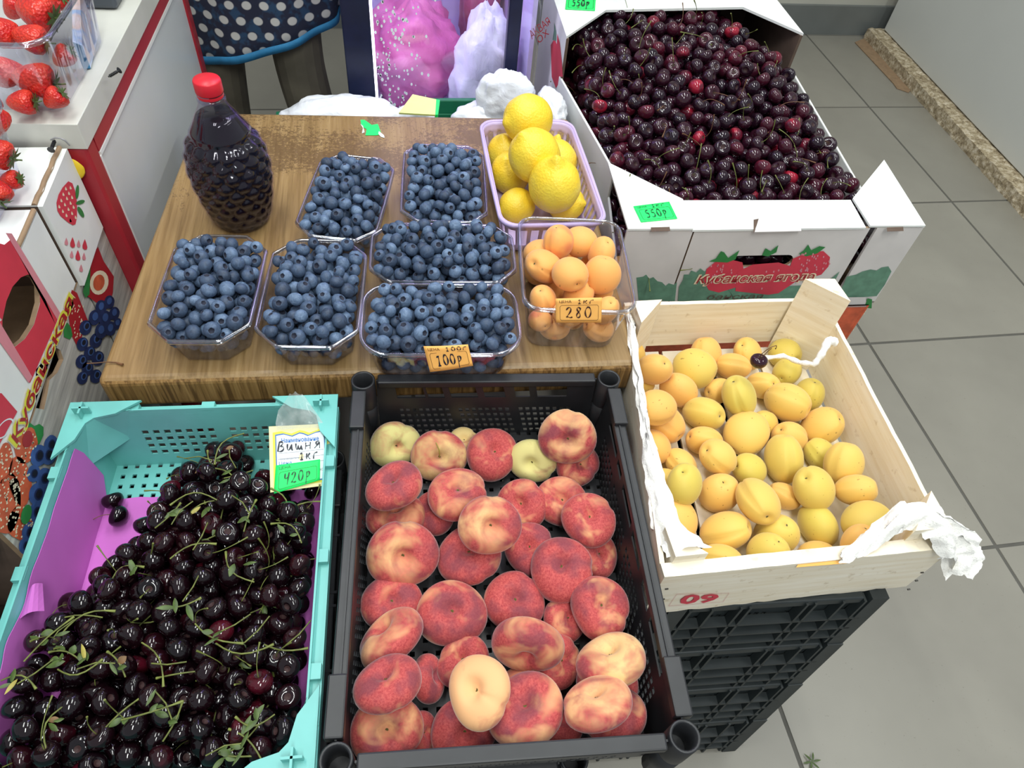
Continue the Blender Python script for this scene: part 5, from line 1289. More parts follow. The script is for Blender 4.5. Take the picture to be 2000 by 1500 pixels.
# blueberry (unit radius, flower end up): crown ring and dark crater
bprof_ = [(.02, -.84), (.38, -.79), (.70, -.60), (.92, -.30), (1, 0), (.94, .32), (.76, .60), (.52, .77), (.40, .86), (.34, .84), (.28, .70), (.02, .66)]
bm_mats = [0]*8+[0, 1, 1]
berry_me = [fruit_mesh('blueberry', bprof_, 14, ['berry', 'calyx_dark'], (lambda s_: lambda r, z, a, t: (r*(1+.03*math.sin(2*a+s_)+(.10*math.sin(5*a) if .68 < t < .82 else 0)), z))(s_), bm_mats) for s_ in range(3)]
def lowlathe(prof, n, mats_i):
    mb = MB().lathe(prof, n, 0, None, True, True, mats_i); return np.array(mb.v), mb.f, mb.m
lb_v, lb_f, lb_m = lowlathe([bprof_[i] for i in (0, 2, 3, 4, 5, 6, 7, 8, 10, 11)], 10, [0]*7+[1, 1])
# cherries: slightly heart shaped, dimple with stem at +z
def ch_prof(k=12):
    P = []
    for i in range(k+1):
        t = PI*i/k; r = math.sin(t); z = -math.cos(t)
        if z > .55: z = .55+(z-.55)*.62-.34*max(0, 1-r/.42)
        P.append((max(.004, r*(1+.05*z)), z*.93))
    return P
def ch_fn(s_): return lambda r, z, a, t: (r*(1+.035*math.cos(2*a+s_)), z+.05*math.cos(a)*r*.6)
sour_me = [fruit_mesh('sour_cherry', ch_prof(12), 20, ['sour', 'dimple'], ch_fn(s_), [0]*11+[1]) for s_ in (0, 1.5)]
sweet_me = [fruit_mesh('sweet_cherry', ch_prof(12), 20, ['sweet', 'dimple'], ch_fn(s_), [0]*11+[1]) for s_ in (0, 1.5)]
lc_v, lc_f, lc_m = lowlathe(ch_prof(8), 12, [0]*8)
def stem_mesh(name, L_, bend, mat, seed):
    r = random.Random(seed); a = r.uniform(0, 6.28); P = []
    for i in range(8):
        t = i/7; P.append((bend*L_*t*t*math.cos(a), bend*L_*t*t*math.sin(a), .50+L_*t*(1-.25*bend*t)))
    mb = MB().tube(P, [.040]*6+[.055, .09], 5); return mb.mesh(name, [mat])
stem_g = [stem_mesh('stem', L_, b_, 'stem_green', k) for k, (L_, b_) in enumerate([(2.6, .5), (3.2, .9), (2.0, .3), (3.0, .7)])]
stem_b = [stem_mesh('stem', L_, b_, 'stem_brown', 9+k) for k, (L_, b_) in enumerate([(2.4, .6), (2.8, 1.0)])]
# ================= packing =================
def pack(region, zfloor, rad, profile, nmax, tries=30, seed=1, fails=260, existing=None):
    """drop spheres into a container: region(x,y,z,r)->bool arrays, profile(x,y)-> top height"""
    g = np.random.default_rng(seed); P = np.zeros((nmax, 4)); n = 0; bad = 0
    (x0, x1, y0, y1) = region['box']
    if existing is not None: k = len(existing); P[:k] = existing; n = k
    n0 = n
    while n < nmax and bad < fails:
        r = rad[0]+(rad[1]-rad[0])*g.random(); xs = g.uniform(x0+r, x1-r, tries); ys = g.uniform(y0+r, y1-r, tries)
        z = np.full(tries, zfloor+r)
        if n:
            Q = P[:n]; d2 = (xs[:, None]-Q[:, 0])**2+(ys[:, None]-Q[:, 1])**2; rs_ = (Q[:, 3]+r)*.95
            h = rs_**2-d2; zz = np.where(h > 0, Q[:, 2]+np.sqrt(np.maximum(h, 0)), -1); z = np.maximum(z, zz.max(1))
        ok = region['fn'](xs, ys, z, r) & (z+r*.6 < profile(xs, ys))
        if not ok.any(): bad += 1; continue
        zc = np.where(ok, z, 9); i = int(zc.argmin()); P[n] = (xs[i], ys[i], z[i], r); n += 1; bad = max(0, bad-1)
    return P[n0:n]
def rand_rot(g):
    q = g.normal(size=4); q /= np.linalg.norm(q)
    from mathutils import Quaternion
    return Quaternion(q)
def visible_order(W):
    """W: world spheres (n,4) -> indices sorted by how much they show, largest first, hidden ones last"""
    cam_ = np.array(CAM); D = cam_-W[:, :3]; L_ = np.linalg.norm(D, axis=1); D = D/L_[:, None]; sc = np.zeros(len(W))
    Rm = np.array(RC); X = Rm[:, 0]; Y = Rm[:, 1]
    smp = [(0, 0), (.6, 0), (-.6, 0), (0, .6), (0, -.6), (.45, .45), (-.45, .45), (.45, -.45), (-.45, -.45)]
    for i in range(len(W)):
        r = W[i, 3]; near = np.where((np.abs(W[:, 0]-W[i, 0]) < .09) & (np.abs(W[:, 1]-W[i, 1]) < .09))[0]; near = near[near != i]; vis = 0
        for a_, b_ in smp:
            p = W[i, :3]+(X*a_+Y*b_)*r+D[i]*r*.6
            v = W[near, :3]-p; t = v@D[i]; d2 = (v**2).sum(1)-t**2
            if not ((t > 0) & (d2 < W[near, 3]**2)).any(): vis += 1
        x, y = proj(W[i, :3]); inf = -30 < x < 2030 and -30 < y < 1530
        sc[i] = vis*(r/L_[i])**2 if inf else 0
    return np.argsort(-sc), sc
def joined(name, W, g, V0, F0, M0, mats, label, cat, group):
    """everything past the single ones: one mesh of kind stuff"""
    V = []; F = []; Ml = []; base = 0
    for x, y, z, r in W:
        q = np.array(rand_rot(g).to_matrix()); V.append(V0@q.T*r+np.array((x, y, z))); F += [tuple(base+i for i in f_) for f_ in F0]; Ml += M0; base += len(V0)
    V = np.concatenate(V); me = bpy.data.meshes.new(name); o0 = W[:, :3].mean(0); o0[2] = W[:, 2].min()
    me.from_pydata((V-o0).tolist(), [], F)
    for m in mats: me.materials.append(M[m])
    me.polygons.foreach_set('material_index', Ml); me.polygons.foreach_set('use_smooth', [True]*len(F)); me.update()
    o = bpy.data.objects.new(name, me); COL.objects.link(o); o.location = o0; return tag(o, label, cat, group, 'stuff')
# ---------------- blueberries ----------------
def punnet_pack(P, seed, mound, r=(.0086, .0114)):
    w_, d_, h, tp, ch = P['w'], P['d'], P['h'], P['taper'], P['ch']
    def fn(x, y, z, rr):
        l = np.clip((z-rr)/h, 0, 1.0); k = tp+(1-tp)*l; hw = w_/2*k-rr*.8-.001; hd = d_/2*k-rr*.8-.001; c_ = ch*.42
        return (np.abs(x) < hw) & (np.abs(y) < hd) & (np.abs(x)/1+np.abs(y) < hw+hd-c_)
    prof_ = lambda x, y: h+.007+mound*np.clip(1-(x/(w_/2))**4, 0, 1)*np.clip(1-(y/(d_/2))**4, 0, 1)
    Q = pack({'box': (-w_/2, w_/2, -d_/2, d_/2), 'fn': fn}, .0025, r, prof_, 600, 260, seed, 40)
    R2 = np.array(_rz(P['a'])); W = Q.copy(); W[:, :3] = Q[:, :3]@R2.T+np.array((P['c'].x, P['c'].y, P['zb'])); return W
g = np.random.default_rng(3); allW = []; own = []
for k, (key, md) in enumerate((('A', .020), ('B', .018), ('C', .018), ('D', .018), ('E', .024), ('F', .016))):
    W = punnet_pack(pun[key], 20+k, md); allW.append(W); own += [key]*len(W)
W = np.concatenate(allW); own = np.array(own); order, sc = visible_order(W)
names = {'A': 'blueberry heaped in the back row punnet nearest the bottle', 'B': 'blueberry heaped in the back row punnet beside the lemon basket', 'C': 'blueberry heaped in the leftmost front punnet',
         'D': 'blueberry heaped in the second punnet from the left', 'E': 'blueberry heaped in the wide punnet behind the orange 100 tag', 'F': 'blueberry heaped in the front punnet with the orange 100 tag'}
grpn = {'A': 'blueberries in the back row punnet near the bottle', 'B': 'blueberries in the back row punnet near the lemons', 'C': 'blueberries in the leftmost punnet', 'D': 'blueberries in the second punnet', 'E': 'blueberries in the wide rear punnet', 'F': 'blueberries in the tagged punnet'}
single = order[:300]; rest = order[300:]
for n_, i in enumerate(single):
    x, y, z, r = W[i]; q = rand_rot(g)
    crown = g.random() < .45
    if crown:  # turn some crowns towards the light
        q = Vector((g.normal()*.5, -.45+g.normal()*.5, 1)).to_track_quat('Z', 'Y')
    o = inst('blueberry', berry_me[n_ % 3], (x, y, z), q.to_matrix(), (r, r, r*.94)); 
    P_ = pun[own[i]]; lx = ((Vector((x, y, 0))-Vector((P_['c'].x, P_['c'].y, 0))).dot(Vector((math.cos(P_['a']), math.sin(P_['a']), 0))))/P_['w']; sd_ = 'left third' if lx < -.17 else 'right third' if lx > .17 else 'middle third'
    tag(o, names[own[i]].replace('blueberry heaped', 'blueberry '+('showing its crown' if crown else 'with crown hidden'))+', '+sd_, 'blueberry', grpn[own[i]]+', '+sd_)
joined('blueberries', W[rest], g, lb_v, lb_f, lb_m, ['berry_far', 'calyx_dark'], 'further and deeper blueberries filling the clear punnets', 'blueberries', 'blueberries below and between')
# ---------------- sour cherries ----------------
R4n = np.array(_rz(tc_a)); tcn = np.array((tc_c.x, tc_c.y, 0))
def sour_prof(x, y):
    u = x/tc_w+.5; v = y/tc_d+.5
    edge = .86-.0*u
    bound = np.interp(u, [0, .08, .2, .3, .36, .5, 1.0], [.42, .47, .55, .64, .80, .93, .93])     # heap boundary, left part empty
    inside = np.clip((bound-v)/.16, 0, 1)
    return zf+.010+np.where(inside > 0, .030+.074*np.sqrt(inside)*(0.80+.20*np.clip(u*1.5, 0, 1))-.06*((u > .60) & (v > .74)), -1)
sfn_ = lambda x, y, z, r: (np.abs(x) < tc_w/2-.020-r-.010*(1-np.clip((z-zf)/.09, 0, 1))) & (np.abs(y) < tc_d/2-.020-r)
S = pack({'box': (-tc_w/2, tc_w/2, -tc_d/2, tc_d/2), 'fn': sfn_}, zf+.003, (.0120, .0142), sour_prof, 1500, 200, 5, 40)
SW = S.copy(); SW[:, :3] = S[:, :3]@R4n.T+tcn
_pj = [proj(p[:3]) for p in SW]   # no fruit stands in front of the hanging price card
keep = np.array([not (508 < a < 664 and 820 < b < 972 and p[2] > zf+.030) for (a, b), p in zip(_pj, SW)]); S = S[keep]; SW = SW[keep]
lone = [at(220, 977, zf+.016), at(229, 1003, zf+.016)]
gl = 'sour cherries in the turquoise crate'
def cherry(name, me, p, r, q, lab, cat, group, stems=None):
    o = inst(name, me, p, q, (r, r, r*.96)); tag(o, lab, cat, group)
    if stems is not None:
        s_ = bpy.data.objects.new('stem', stems); COL.objects.link(s_); s_.parent = o; s_.location = (0, 0, 0); s_.rotation_euler = (0, 0, g.random()*6.28)
    return o
order, sc = visible_order(SW)
for n_, i in enumerate(order[:298]):
    x, y, z, r = SW[i]; q = rand_rot(g); st = None
    if g.random() < .26:
        q = Vector((g.normal()*.8, g.normal()*.8, .9)).to_track_quat('Z', 'Y'); st = stem_g[int(g.integers(4))] if g.random() < .7 else None
    u_, v_ = S[i, 0]/tc_w+.5, S[i, 1]/tc_d+.5; w_h = ('left' if u_ < .36 else 'middle' if u_ < .66 else 'right')+' '+('front' if v_ < .38 else 'centre' if v_ < .64 else 'back')
    cherry('sour_cherry', sour_me[n_ % 2], (x, y, z), r, q.to_matrix(), 'near-black sour cherry %s, %s of the heap in the turquoise crate' % ('keeping its stalk' if st else 'without stalk', w_h), 'cherry', gl+', '+w_h, st)
joined('sour_cherries', SW[order[298:]], g, lc_v, lc_f, lc_m, ['sour'], 'deeper sour cherries under the heap in the turquoise crate', 'cherries', 'sour cherries underneath')
cherry('sour_cherry', sour_me[0], lone[0], .0130, Vector((-.3, .8, .6)).to_track_quat('Z', 'Y').to_matrix(), 'upper of two sour cherries lying alone on the purple paper', 'cherry', 'lone pair of sour cherries')
cherry('sour_cherry', sour_me[1], lone[1]+Vector((.002, -.004, 0)), .0134, Vector((-1, .25, .25)).to_track_quat('Z', 'Y').to_matrix(), 'lower of two sour cherries lying alone on the purple paper', 'cherry', 'lone pair of sour cherries', stem_b[0])
# loose green stems with small leaves on the sour cherries
def leaf_mesh(L_, w_, seed):
    mb = MB(); k = 7; V = []
    for i in range(k+1):
        t = i/k; ww = w_*max(0.02, math.sin(PI*t))**.8*(1-.25*t); z = .12*L_*math.sin(t*2.5+seed)
        V += [(L_*t, -ww/2, z-.08*ww), (L_*t, 0, z+.1*ww), (L_*t, ww/2, z-.08*ww)]
    return V, [(i*3+j, i*3+3+j, i*3+4+j, i*3+1+j) for i in range(k) for j in range(2)]
def top_z(x, y, WW, r=.004):
    d2 = (WW[:, 0]-x)**2+(WW[:, 1]-y)**2; h = WW[:, 3]**2-d2; m = h > 0
    return (WW[m, 2]+np.sqrt(h[m])).max() if m.any() else None
leafspots = [(418, 905, 2), (330, 1010, 3), (400, 1000, 3), (440, 940, 2), (590, 1000, 4), (560, 1045, 3), (470, 1110, 2), (360, 1180, 3), (250, 1130, 2), (150, 1215, 4), (175, 1220, 2), (300, 1205, 3), (350, 1320, 3), (430, 1240, 3), (130, 1285, 5), (160, 1300, 4), (230, 1300, 3), (300, 1300, 3), (470, 1290, 5), (480, 1260, 3), (560, 1265, 2), (520, 1360, 3), (610, 1300, 2), (100, 1250, 4), (300, 1390, 3), (340, 1410, 3), (500, 1400, 4), (455, 1470, 5), (480, 1455, 4), (40, 1340, 3), (120, 1420, 3), (560, 1100, 3), (610, 1160, 2), (420, 1050, 3), (520, 1180, 3), (380, 1080, 2), (240, 1400, 2), (590, 1400, 2), (380, 985, 4), (545, 990, 3), (450, 880, 2), (490, 1010, 2)]
for k, (px, py, nl) in enumerate(leafspots):
    p = at(px, py, ZT-.035)
    for _ in range(4):
        tz = top_z(p.x, p.y, SW)
        if tz is None: break
        p = at(px, py, tz+.003)
    if tz is None: continue
    t = thing('leafy_stem', 'loose green cherry stalk with small wilted leaves on the sour cherries', 'stalk', p, random.uniform(0, 6.28), 'loose leafy stalks on the sour cherries')
    mb = MB(); L_ = random.uniform(.035, .060); b_ = random.uniform(-.012, .012)
    mb.tube([(L_*(i/6-.5), b_*math.sin(PI*i/6), .004+.004*math.sin(PI*i/6)) for i in range(7)], [.0009]*6+[.0016], 5)
    if random.random() < .6: mb.tube([(0, 0, .007), (.012, .012, .010), (.020, .028, .008)], .0008, 5)
    sk_ = put('stalk', mb, 'stem_green', t)
    for j in range(nl if random.random() < .75 else 0):
        V, F = leaf_mesh(random.uniform(.009, .020), random.uniform(.004, .009), j); o = put('leaf', MB().add(V, F, 0, True), random.choice(['leaf', 'leaf', 'leaf', 'leaf_yellow' if random.random() < .3 else 'leaf', 'leaf_dry' if random.random() < .4 else 'leaf']), sk_)
        o.location = (random.uniform(-.008, .008), random.uniform(-.006, .006), .007); o.rotation_euler = (random.uniform(-.4, .4), random.uniform(-.5, .1), random.uniform(0, 6.28))
# ---------------- sweet cherries ----------------
xl, xr, yn, yf = .412, .925, .905, 1.62
def sweet_prof(x, y):
    t = np.clip((y-.97)/.40, 0, 1); side = np.clip(np.minimum(x-xl, (np.interp(y, [.9, 1.4, 1.7], [.915, .915, .83]))-x)/.10, 0, 1)
    near = np.clip((y-.90)/.10, 0, 1)
    s2 = np.where(x-xl < .12, np.clip(.6+(x-xl)/.12*.4, 0, 1), side)
    base = .505+.040*near+.095*t
    return base-(1-np.sqrt(s2))*.065*(.35+t)
def sw_fn(x, y, z, r):
    hood = (y > 1.36) & (y < 1.47)
    hi_l = np.where(y > 1.40, xl+.008, xl+.002)
    return (x > hi_l+r) & (x < np.interp(y, [.9, 1.4, 1.44, 1.7], [.925, .925, .905, .905])-r) & (y > yn+r) & (y < 1.66-r) & ~((y < .985) & (z > .548))
Sx = pack({'box': (xl, xr, yn, 1.66), 'fn': sw_fn}, .43, (.0142, .0172), sweet_prof, 2600, 110, 8, 40)
order, sc = visible_order(Sx)
for n_, i in enumerate(order[:299]):
    x, y, z, r = Sx[i]; q = rand_rot(g); st = None
    if g.random() < .5:
        q = Vector((g.normal()*.8, -.2+g.normal()*.8, .8)).to_track_quat('Z', 'Y'); st = (stem_g[int(g.integers(4))] if g.random() < .75 else stem_b[int(g.integers(2))]) if g.random() < .68 else None
    w_h = ('left' if x < .58 else 'middle' if x < .75 else 'right')+' '+('front' if y < 1.1 else 'centre' if y < 1.3 else 'back')
    cherry('sweet_cherry', sweet_me[n_ % 2], (x, y, z), r, q.to_matrix(), 'shiny sweet cherry %s, %s of the heap in the white boxes' % ('keeping its stalk' if st else 'without stalk', w_h), 'cherry', 'sweet cherries in the white boxes, '+w_h, st)
restx = order[299:]; 
joined('sweet_cherries', Sx[restx], g, lc_v, lc_f, lc_m, ['sweet'], 'remaining sweet cherries between and beneath in the white boxes', 'cherries', 'sweet cherries underneath')
# ---------------- flat peaches ----------------
def peach_mesh(seed):
    r_ = random.Random(seed); k = 26; P = []
    for i in range(k+1):
        t = PI*i/k; r = max(0, math.sin(t))**.82; z = -math.cos(t)*.60
        if i > k/2: z = .60*math.sin(PI*min(1, (1-r)/.0001+0))*0+.60*abs(math.cos(t))**.85; z -= .36*math.exp(-(r/.26)**2)
        else: z = -.58*abs(math.cos(t))**.85+.22*math.exp(-(r/.28)**2)
        P.append((max(.002, r), z))
    ph = r_.uniform(0, 6.28); a2, a3 = r_.uniform(.02, .07), r_.uniform(.01, .04); tl_ = r_.uniform(-.10, .10)
    def fn(r, z, a, t):
        d = math.atan2(math.sin(a-ph), math.cos(a-ph)); cut = 1-.075*math.exp(-(d/.16)**2)*math.sin(PI*t)
        q = 1+a2*math.cos(2*a)+a3*math.cos(3*a+1); return (r*cut*q, z*(1+.10*math.cos(a+2))-(.07*math.exp(-(d/.13)**2)*r*(1-r)*3 if t > .5 else 0)+tl_*r*math.cos(a)*.5)
    return MB().lathe(P, 44, 0, fn, True, True).mesh('flat_peach', ['peach'])
peach_me = [peach_mesh(s_) for s_ in range(5)]
scar_me = MB().lathe([(.075, .235), (.07, .262), (.035, .268), (.03, .25), (.002, .245)], 14, close=False).mesh('stem_scar', ['scar'])
def settle(px, py, rpx, zfloor, placed, kx=.86, kz=.8, adj=None):
    """slide along the line of sight up from the crate floor until it rests on what is already there"""
    h = zfloor; 
    for it in range(400):
        p = at(px, py, h); R_ = rpx*depth(p)/FPX
        if h < zfloor+R_*kz: h += .001; continue
        if adj: p = adj(p, R_)
        if all((p-q).length > (R_+rq)*kx for q, rq in placed): return p, R_
        h += .0012
        if h > zfloor+.14: return p, R_
    return p, R_
def in_frame(c, a, w_, d_, z0=0, h=1, tp=1.0, m=0.0, k=1.0):
    Rm = _rz(a); Ri = Rm.transposed()
    def adj(p, R_):
        l = Ri @ Vector((p.x-c.x, p.y-c.y, 0)); t = min(1, max(0, (p.z-R_*.3-z0)/h)); s_ = tp+(1-tp)*t
        if p.z > z0+h+R_*.2: return p
        hw, hd = max(.001, w_/2*s_-m-R_*k), max(.001, d_/2*s_-m-R_*k); l.x = min(hw, max(-hw, l.x)); l.y = min(hd, max(-hd, l.y))
        q = Rm @ l; return Vector((q.x+c.x, q.y+c.y, p.z))
    return adj
def axis_dir(p, ang, tilt):
    v = (CAM-p).normalized(); a = math.radians(ang); s_ = XR*math.cos(a)+YU*math.sin(a); s_ = (s_-v*s_.dot(v)).normalized(); t = math.radians(tilt)
    return (v*math.cos(t)+s_*math.sin(t)).normalized()
# px, py, radius px, axis direction in the picture (deg), tilt, creaminess, greenishness, label
PE = [(1128, 908, 44, 0, 30, .30, 0, 'dark flat peach peeking out below the top right one'), (906, 862, 30, 90, 20, .9, .6, 'pale flat peach barely visible behind the back row'), (848, 1002, 44, 60, 30, .15, 0, 'red flat peach half hidden behind the upper left ones'),
 (1166, 1085, 46, 20, 40, .2, 0, 'red flat peach half hidden at the right crate wall, middle'), (1104, 1208, 46, 0, 30, .2, 0, 'red flat peach hidden behind the right-hand pair, lower middle'), (905, 1292, 52, 110, 30, .2, 0, 'red flat peach low behind the creamy yellow one'),
 (835, 1325, 44, 10, 60, .05, 0, 'dark red flat peach squeezed behind the left sideways pair'), (1090, 1292, 50, 0, 40, .25, 0, 'red flat peach behind the one with a cream stripe, lower right'), (1186, 1332, 58, 270, 30, .1, 0, 'dark flat peach under the half yellow one'),
 (822, 1432, 40, 0, 50, .2, 0, 'flat peach wedged behind the bottom left corner one'), (1092, 1412, 46, 60, 40, .25, 0, 'small red flat peach low between the bottom ones'), (765, 868, 48, -60, 22, .62, 1, 'pale green and red flat peach in the back left corner'),
 (1040, 900, 45, -120, 20, 1.0, 1, 'pale greenish flat peach in the back row, stalk end up'), (857, 890, 53, -80, 14, .42, .5, 'flat peach with dry grass blade in its hollow, back row'), (1020, 985, 50, 170, 18, .22, 0, 'orange-red flat peach behind the central one'),
 (1097, 980, 51, 90, 12, .30, 0, 'orange flat peach with brown scar, right of centre back'), (775, 1012, 56, 95, 55, .35, 0, 'pink flat peach seen edge-on at the left wall'), (765, 1178, 57, 100, 12, .2, 0, 'red flat peach with scarred hollow at the left wall'),
 (1035, 1072, 52, 120, 20, .18, 0, 'red flat peach partly under the central and grey-red ones'), (917, 1085, 63, 100, 35, .2, 0, 'large red flat peach just below the central one'), (961, 887, 53, 30, 30, .15, 0, 'deep red flat peach in the middle of the back row'),
 (771, 950, 55, 110, 48, .25, 0, 'deep red tilted flat peach by the left wall, second row'), (893, 965, 56, 80, 25, .26, 0, 'rosy flat peach above the central one'), (1150, 1015, 54, 90, 22, .2, 0, 'red flat peach with a cleft at the right wall'),
 (1005, 1175, 59, 90, 12, .12, 0, 'red flat peach with star-shaped stalk scar, middle'), (752, 1430, 68, -90, 8, .30, 0, 'large flat peach in the front left corner'), (905, 1430, 62, -60, 15, .08, .0, 'dark red flat peach with cracked skin, front row'),
 (1203, 1412, 60, 90, 40, .2, 0, 'red flat peach at the right end of the front row, rear one'), (786, 1082, 68, -90, 14, .34, .1, 'large flat peach with a cream streak at the left wall'), (1108, 853, 56, -90, 20, .60, .2, 'two-tone flat peach highest at the back right corner'),
 (882, 1198, 66, 90, 10, .35, 0, 'large flat peach with split flesh spot, left of middle'), (1172, 1187, 60, 80, 20, .22, 0, 'round red flat peach at the right wall, lower half'), (765, 1248, 66, 125, 68, .35, 0, 'flat peach lying on edge at the left wall'),
 (758, 1337, 65, 110, 50, .2, 0, 'dark rosy flat peach tilted at the left wall, below the edge-on one'), (1022, 1363, 58, 130, 25, .34, 0, 'pink flat peach right of the creamy one'), (1032, 1446, 76, 100, 30, .40, 0, 'wide flat peach in the middle of the front row'),
 (1195, 1292, 66, 100, 55, .58, .3, 'half yellow half purple flat peach at the right wall'), (1178, 1448, 68, 100, 55, .50, 0, 'yellow-blushed flat peach at the front right'), (956, 1025, 60, -60, 10, .40, .1, 'central flat peach with cream star marks on top'),
 (1097, 1112, 63, 110, 24, .16, 0, 'greyish red flat peach on top at right of centre'), (1031, 1257, 68, -100, 58, .36, .1, 'flat peach with a cream stripe lying on edge'), (937, 1350, 66, 160, 28, .80, 0, 'creamy yellow flat peach on top in front')]
placed = []; zpf = ZP-HP+.010
for k, (px, py, rp, an, tl_, cr, gr, lb_) in enumerate(PE):
    p, R_ = settle(px, py, rp*1.0, zpf, placed, .74, .62, in_frame(pc_c, pc_a, pc_w, pc_d, ZP-HP, HP, 1, .022, .90)); placed.append((p, R_))
    q = axis_dir(p, an, tl_).to_track_quat('Z', 'Y'); o = inst('flat_peach', peach_me[k % 5], p, q.to_matrix(), (R_, R_, R_*.98)); o.color = (cr, gr, 0, 1); tag(o, lb_, 'peach', 'flat peaches in the black crate')
    inst('stem_scar', scar_me, (0, 0, 0), None, 1, o)
    if k == 13:
        mb = MB().tube([(0, 0, .28), (.02, .1, .42), (.0, .35, .55), (-.1, .62, .50)], .018, 5); put('grass_blade', mb, 'leaf_yellow', o)
# ---------------- apricots ----------------
def apr_mesh(seed, deep=.09):
    r_ = random.Random(seed); P = []
    for i in range(23):
        t = PI*i/22; r = math.sin(t); z = -math.cos(t)
        if z > .6: z = z-.16*math.exp(-(r/.22)**2)
        P.append((max(.002, r*.93), z))
    st = r_.uniform(.84, .95)
    def fn(r, z, a, t):
        d = math.atan2(math.sin(a), math.cos(a)); cut = 1-deep*math.exp(-(d/.10)**2)*max(0, math.sin(PI*t))**.5
        return (r*cut*(1+.04*math.cos(2*a)), z*(1+.02*math.cos(a)))
    mb = MB().lathe(P, 36, 0, fn, True, True); mb.v = [(x, y*st, z) for x, y, z in mb.v]; return mb.mesh('apricot', ['apricot'])
apr_me = [apr_mesh(s_, d_) for s_, d_ in enumerate((.10, .14, .12, .07))]
ascar_me = MB().lathe([(.07, .86), (.05, .85), (.002, .845)], 10, close=False).mesh('stem_scar', ['scar'])
def z5(x, y, rx, ry): return (1180+x*.3, 540+y*.3, (rx+ry)/2*.3)
def z6(x, y, rx, ry): return (1180+x*.36, 900+y*.36, (rx+ry)/2*.36)
AP = [z5(170, 515, 90, 105), z5(215, 690, 118, 92), z5(745, 745, 90, 85), z5(1040, 960, 80, 95), z5(590, 1230, 1, 1), z5(632, 425, 122, 95), z5(910, 445, 125, 85), z5(1135, 412, 107, 88), z5(325, 605, 125, 105), z5(588, 600, 138, 122), z5(838, 585, 112, 95), z5(1190, 620, 110, 80),
 z5(485, 740, 127, 112), z5(390, 955, 140, 128), z5(1035, 710, 105, 105), z5(1385, 770, 100, 108), z5(650, 895, 145, 112), z5(300, 1110, 108, 122), z5(650, 1070, 125, 95), z5(1205, 1050, 118, 100), z5(1430, 975, 150, 115), z5(1410, 1160, 115, 100), z5(500, 1220, 120, 95), z5(945, 1255, 112, 100), z5(325, 1355, 100, 135),
 z5(255, 855, 112, 130), z5(878, 780, 145, 118), z5(1195, 820, 145, 125), z5(925, 1020, 140, 138), z5(740, 1175, 118, 125), z5(1168, 1185, 138, 158), z5(1560, 1220, 148, 118), z5(1640, 1390, 135, 105), z5(750, 1410, 145, 120), z5(1170, 1430, 90, 110), z5(1365, 1380, 152, 130), z5(522, 1355, 140, 128), 
 z6(390, 325, 128, 105), z6(660, 380, 140, 112), z6(935, 400, 130, 102), z6(1160, 350, 120, 105), z6(1425, 335, 150, 100), z6(635, 545, 125, 90), z6(900, 540, 138, 88), z6(1160, 530, 128, 85), z6(1405, 495, 118, 85), z6(835, 220, 125, 130)]
AP = [a for a in AP if a[2] > 5]
adir = {9: (170, 80), 12: (-40, 70), 26: (-20, 75), 28: (150, 40), 29: (90, 75), 30: (80, 78), 31: (5, 80), 33: (150, 70), 37: (10, 70), 45: (-60, 45)}
wherex = ['left edge', 'left part', 'middle', 'right part', 'right edge']; wherey = ['back', 'upper middle', 'centre', 'lower middle', 'front']
desc = ['plain yellow', 'yellow', 'soft orange-yellow', 'freckled yellow', 'pale yellow']
placedA = []; zaf = WB+.0065; used = {}
apr_objs = []
for k, (px, py, rp) in enumerate(AP):
    p, R_ = settle(px, py, rp, zaf, placedA, .86, .86, in_frame(wc, wa, ww-.018, wd_-.022, WB, .2, 1, .004, 1.02)); placedA.append((p, R_))
    an, tl_ = adir.get(k, (random.uniform(-60, 240), random.uniform(35, 85))); ax = axis_dir(p, an, tl_); q = ax.to_track_quat('Z', 'Y').to_matrix() @ _rz(random.choice([0, .6, 2.2, 3.1, 4.5, PI/2]))
    if k in adir or k % 4 == 1:   # cleft turned towards the viewer
        vx = (CAM-p).normalized(); vx = (vx-ax*vx.dot(ax)).normalized(); vy = ax.cross(vx); q = Matrix((vx, vy, ax)).transposed() @ _rz(random.uniform(-.5, .5))
    o = inst('apricot', apr_me[k % 4], p, q, (R_*1.06, R_*1.06, R_*1.12)); o.color = (random.choice([.0, .1, .25, .5]), random.choice([0, 0, .15, .6, .9]), .12, 1)
    apr_objs.append((o, px, py, R_)); inst('stem_scar', ascar_me, (0, 0, 0), None, 1, o)
# a label of its own for each: row counted from the back, place counted from the left
rows_sorted = sorted(apr_objs, key=lambda a: a[2]); rr2 = [rows_sorted[i:i+6] for i in range(0, len(rows_sorted), 6)]
ordn = ['first', 'second', 'third', 'fourth', 'fifth', 'sixth', 'seventh', 'eighth', 'ninth']; rown = ['backmost row', 'second row from the back', 'third row from the back', 'fourth row from the back', 'fifth row from the back', 'sixth row from the back', 'row before the last', 'frontmost row', 'frontmost edge']
for ri, rw_ in enumerate(rr2):
    for ci, (o, px, py, R_) in enumerate(sorted(rw_, key=lambda a: a[1])):
        col_ = 'greenish yellow' if o.color[1] > .5 else ('orange-tinged' if o.color[0] > .4 else 'yellow')
        tag(o, '%s apricot in pine crate, %s from left in %s' % (col_, ordn[ci], rown[ri]), 'apricot', 'apricots in the pine crate')
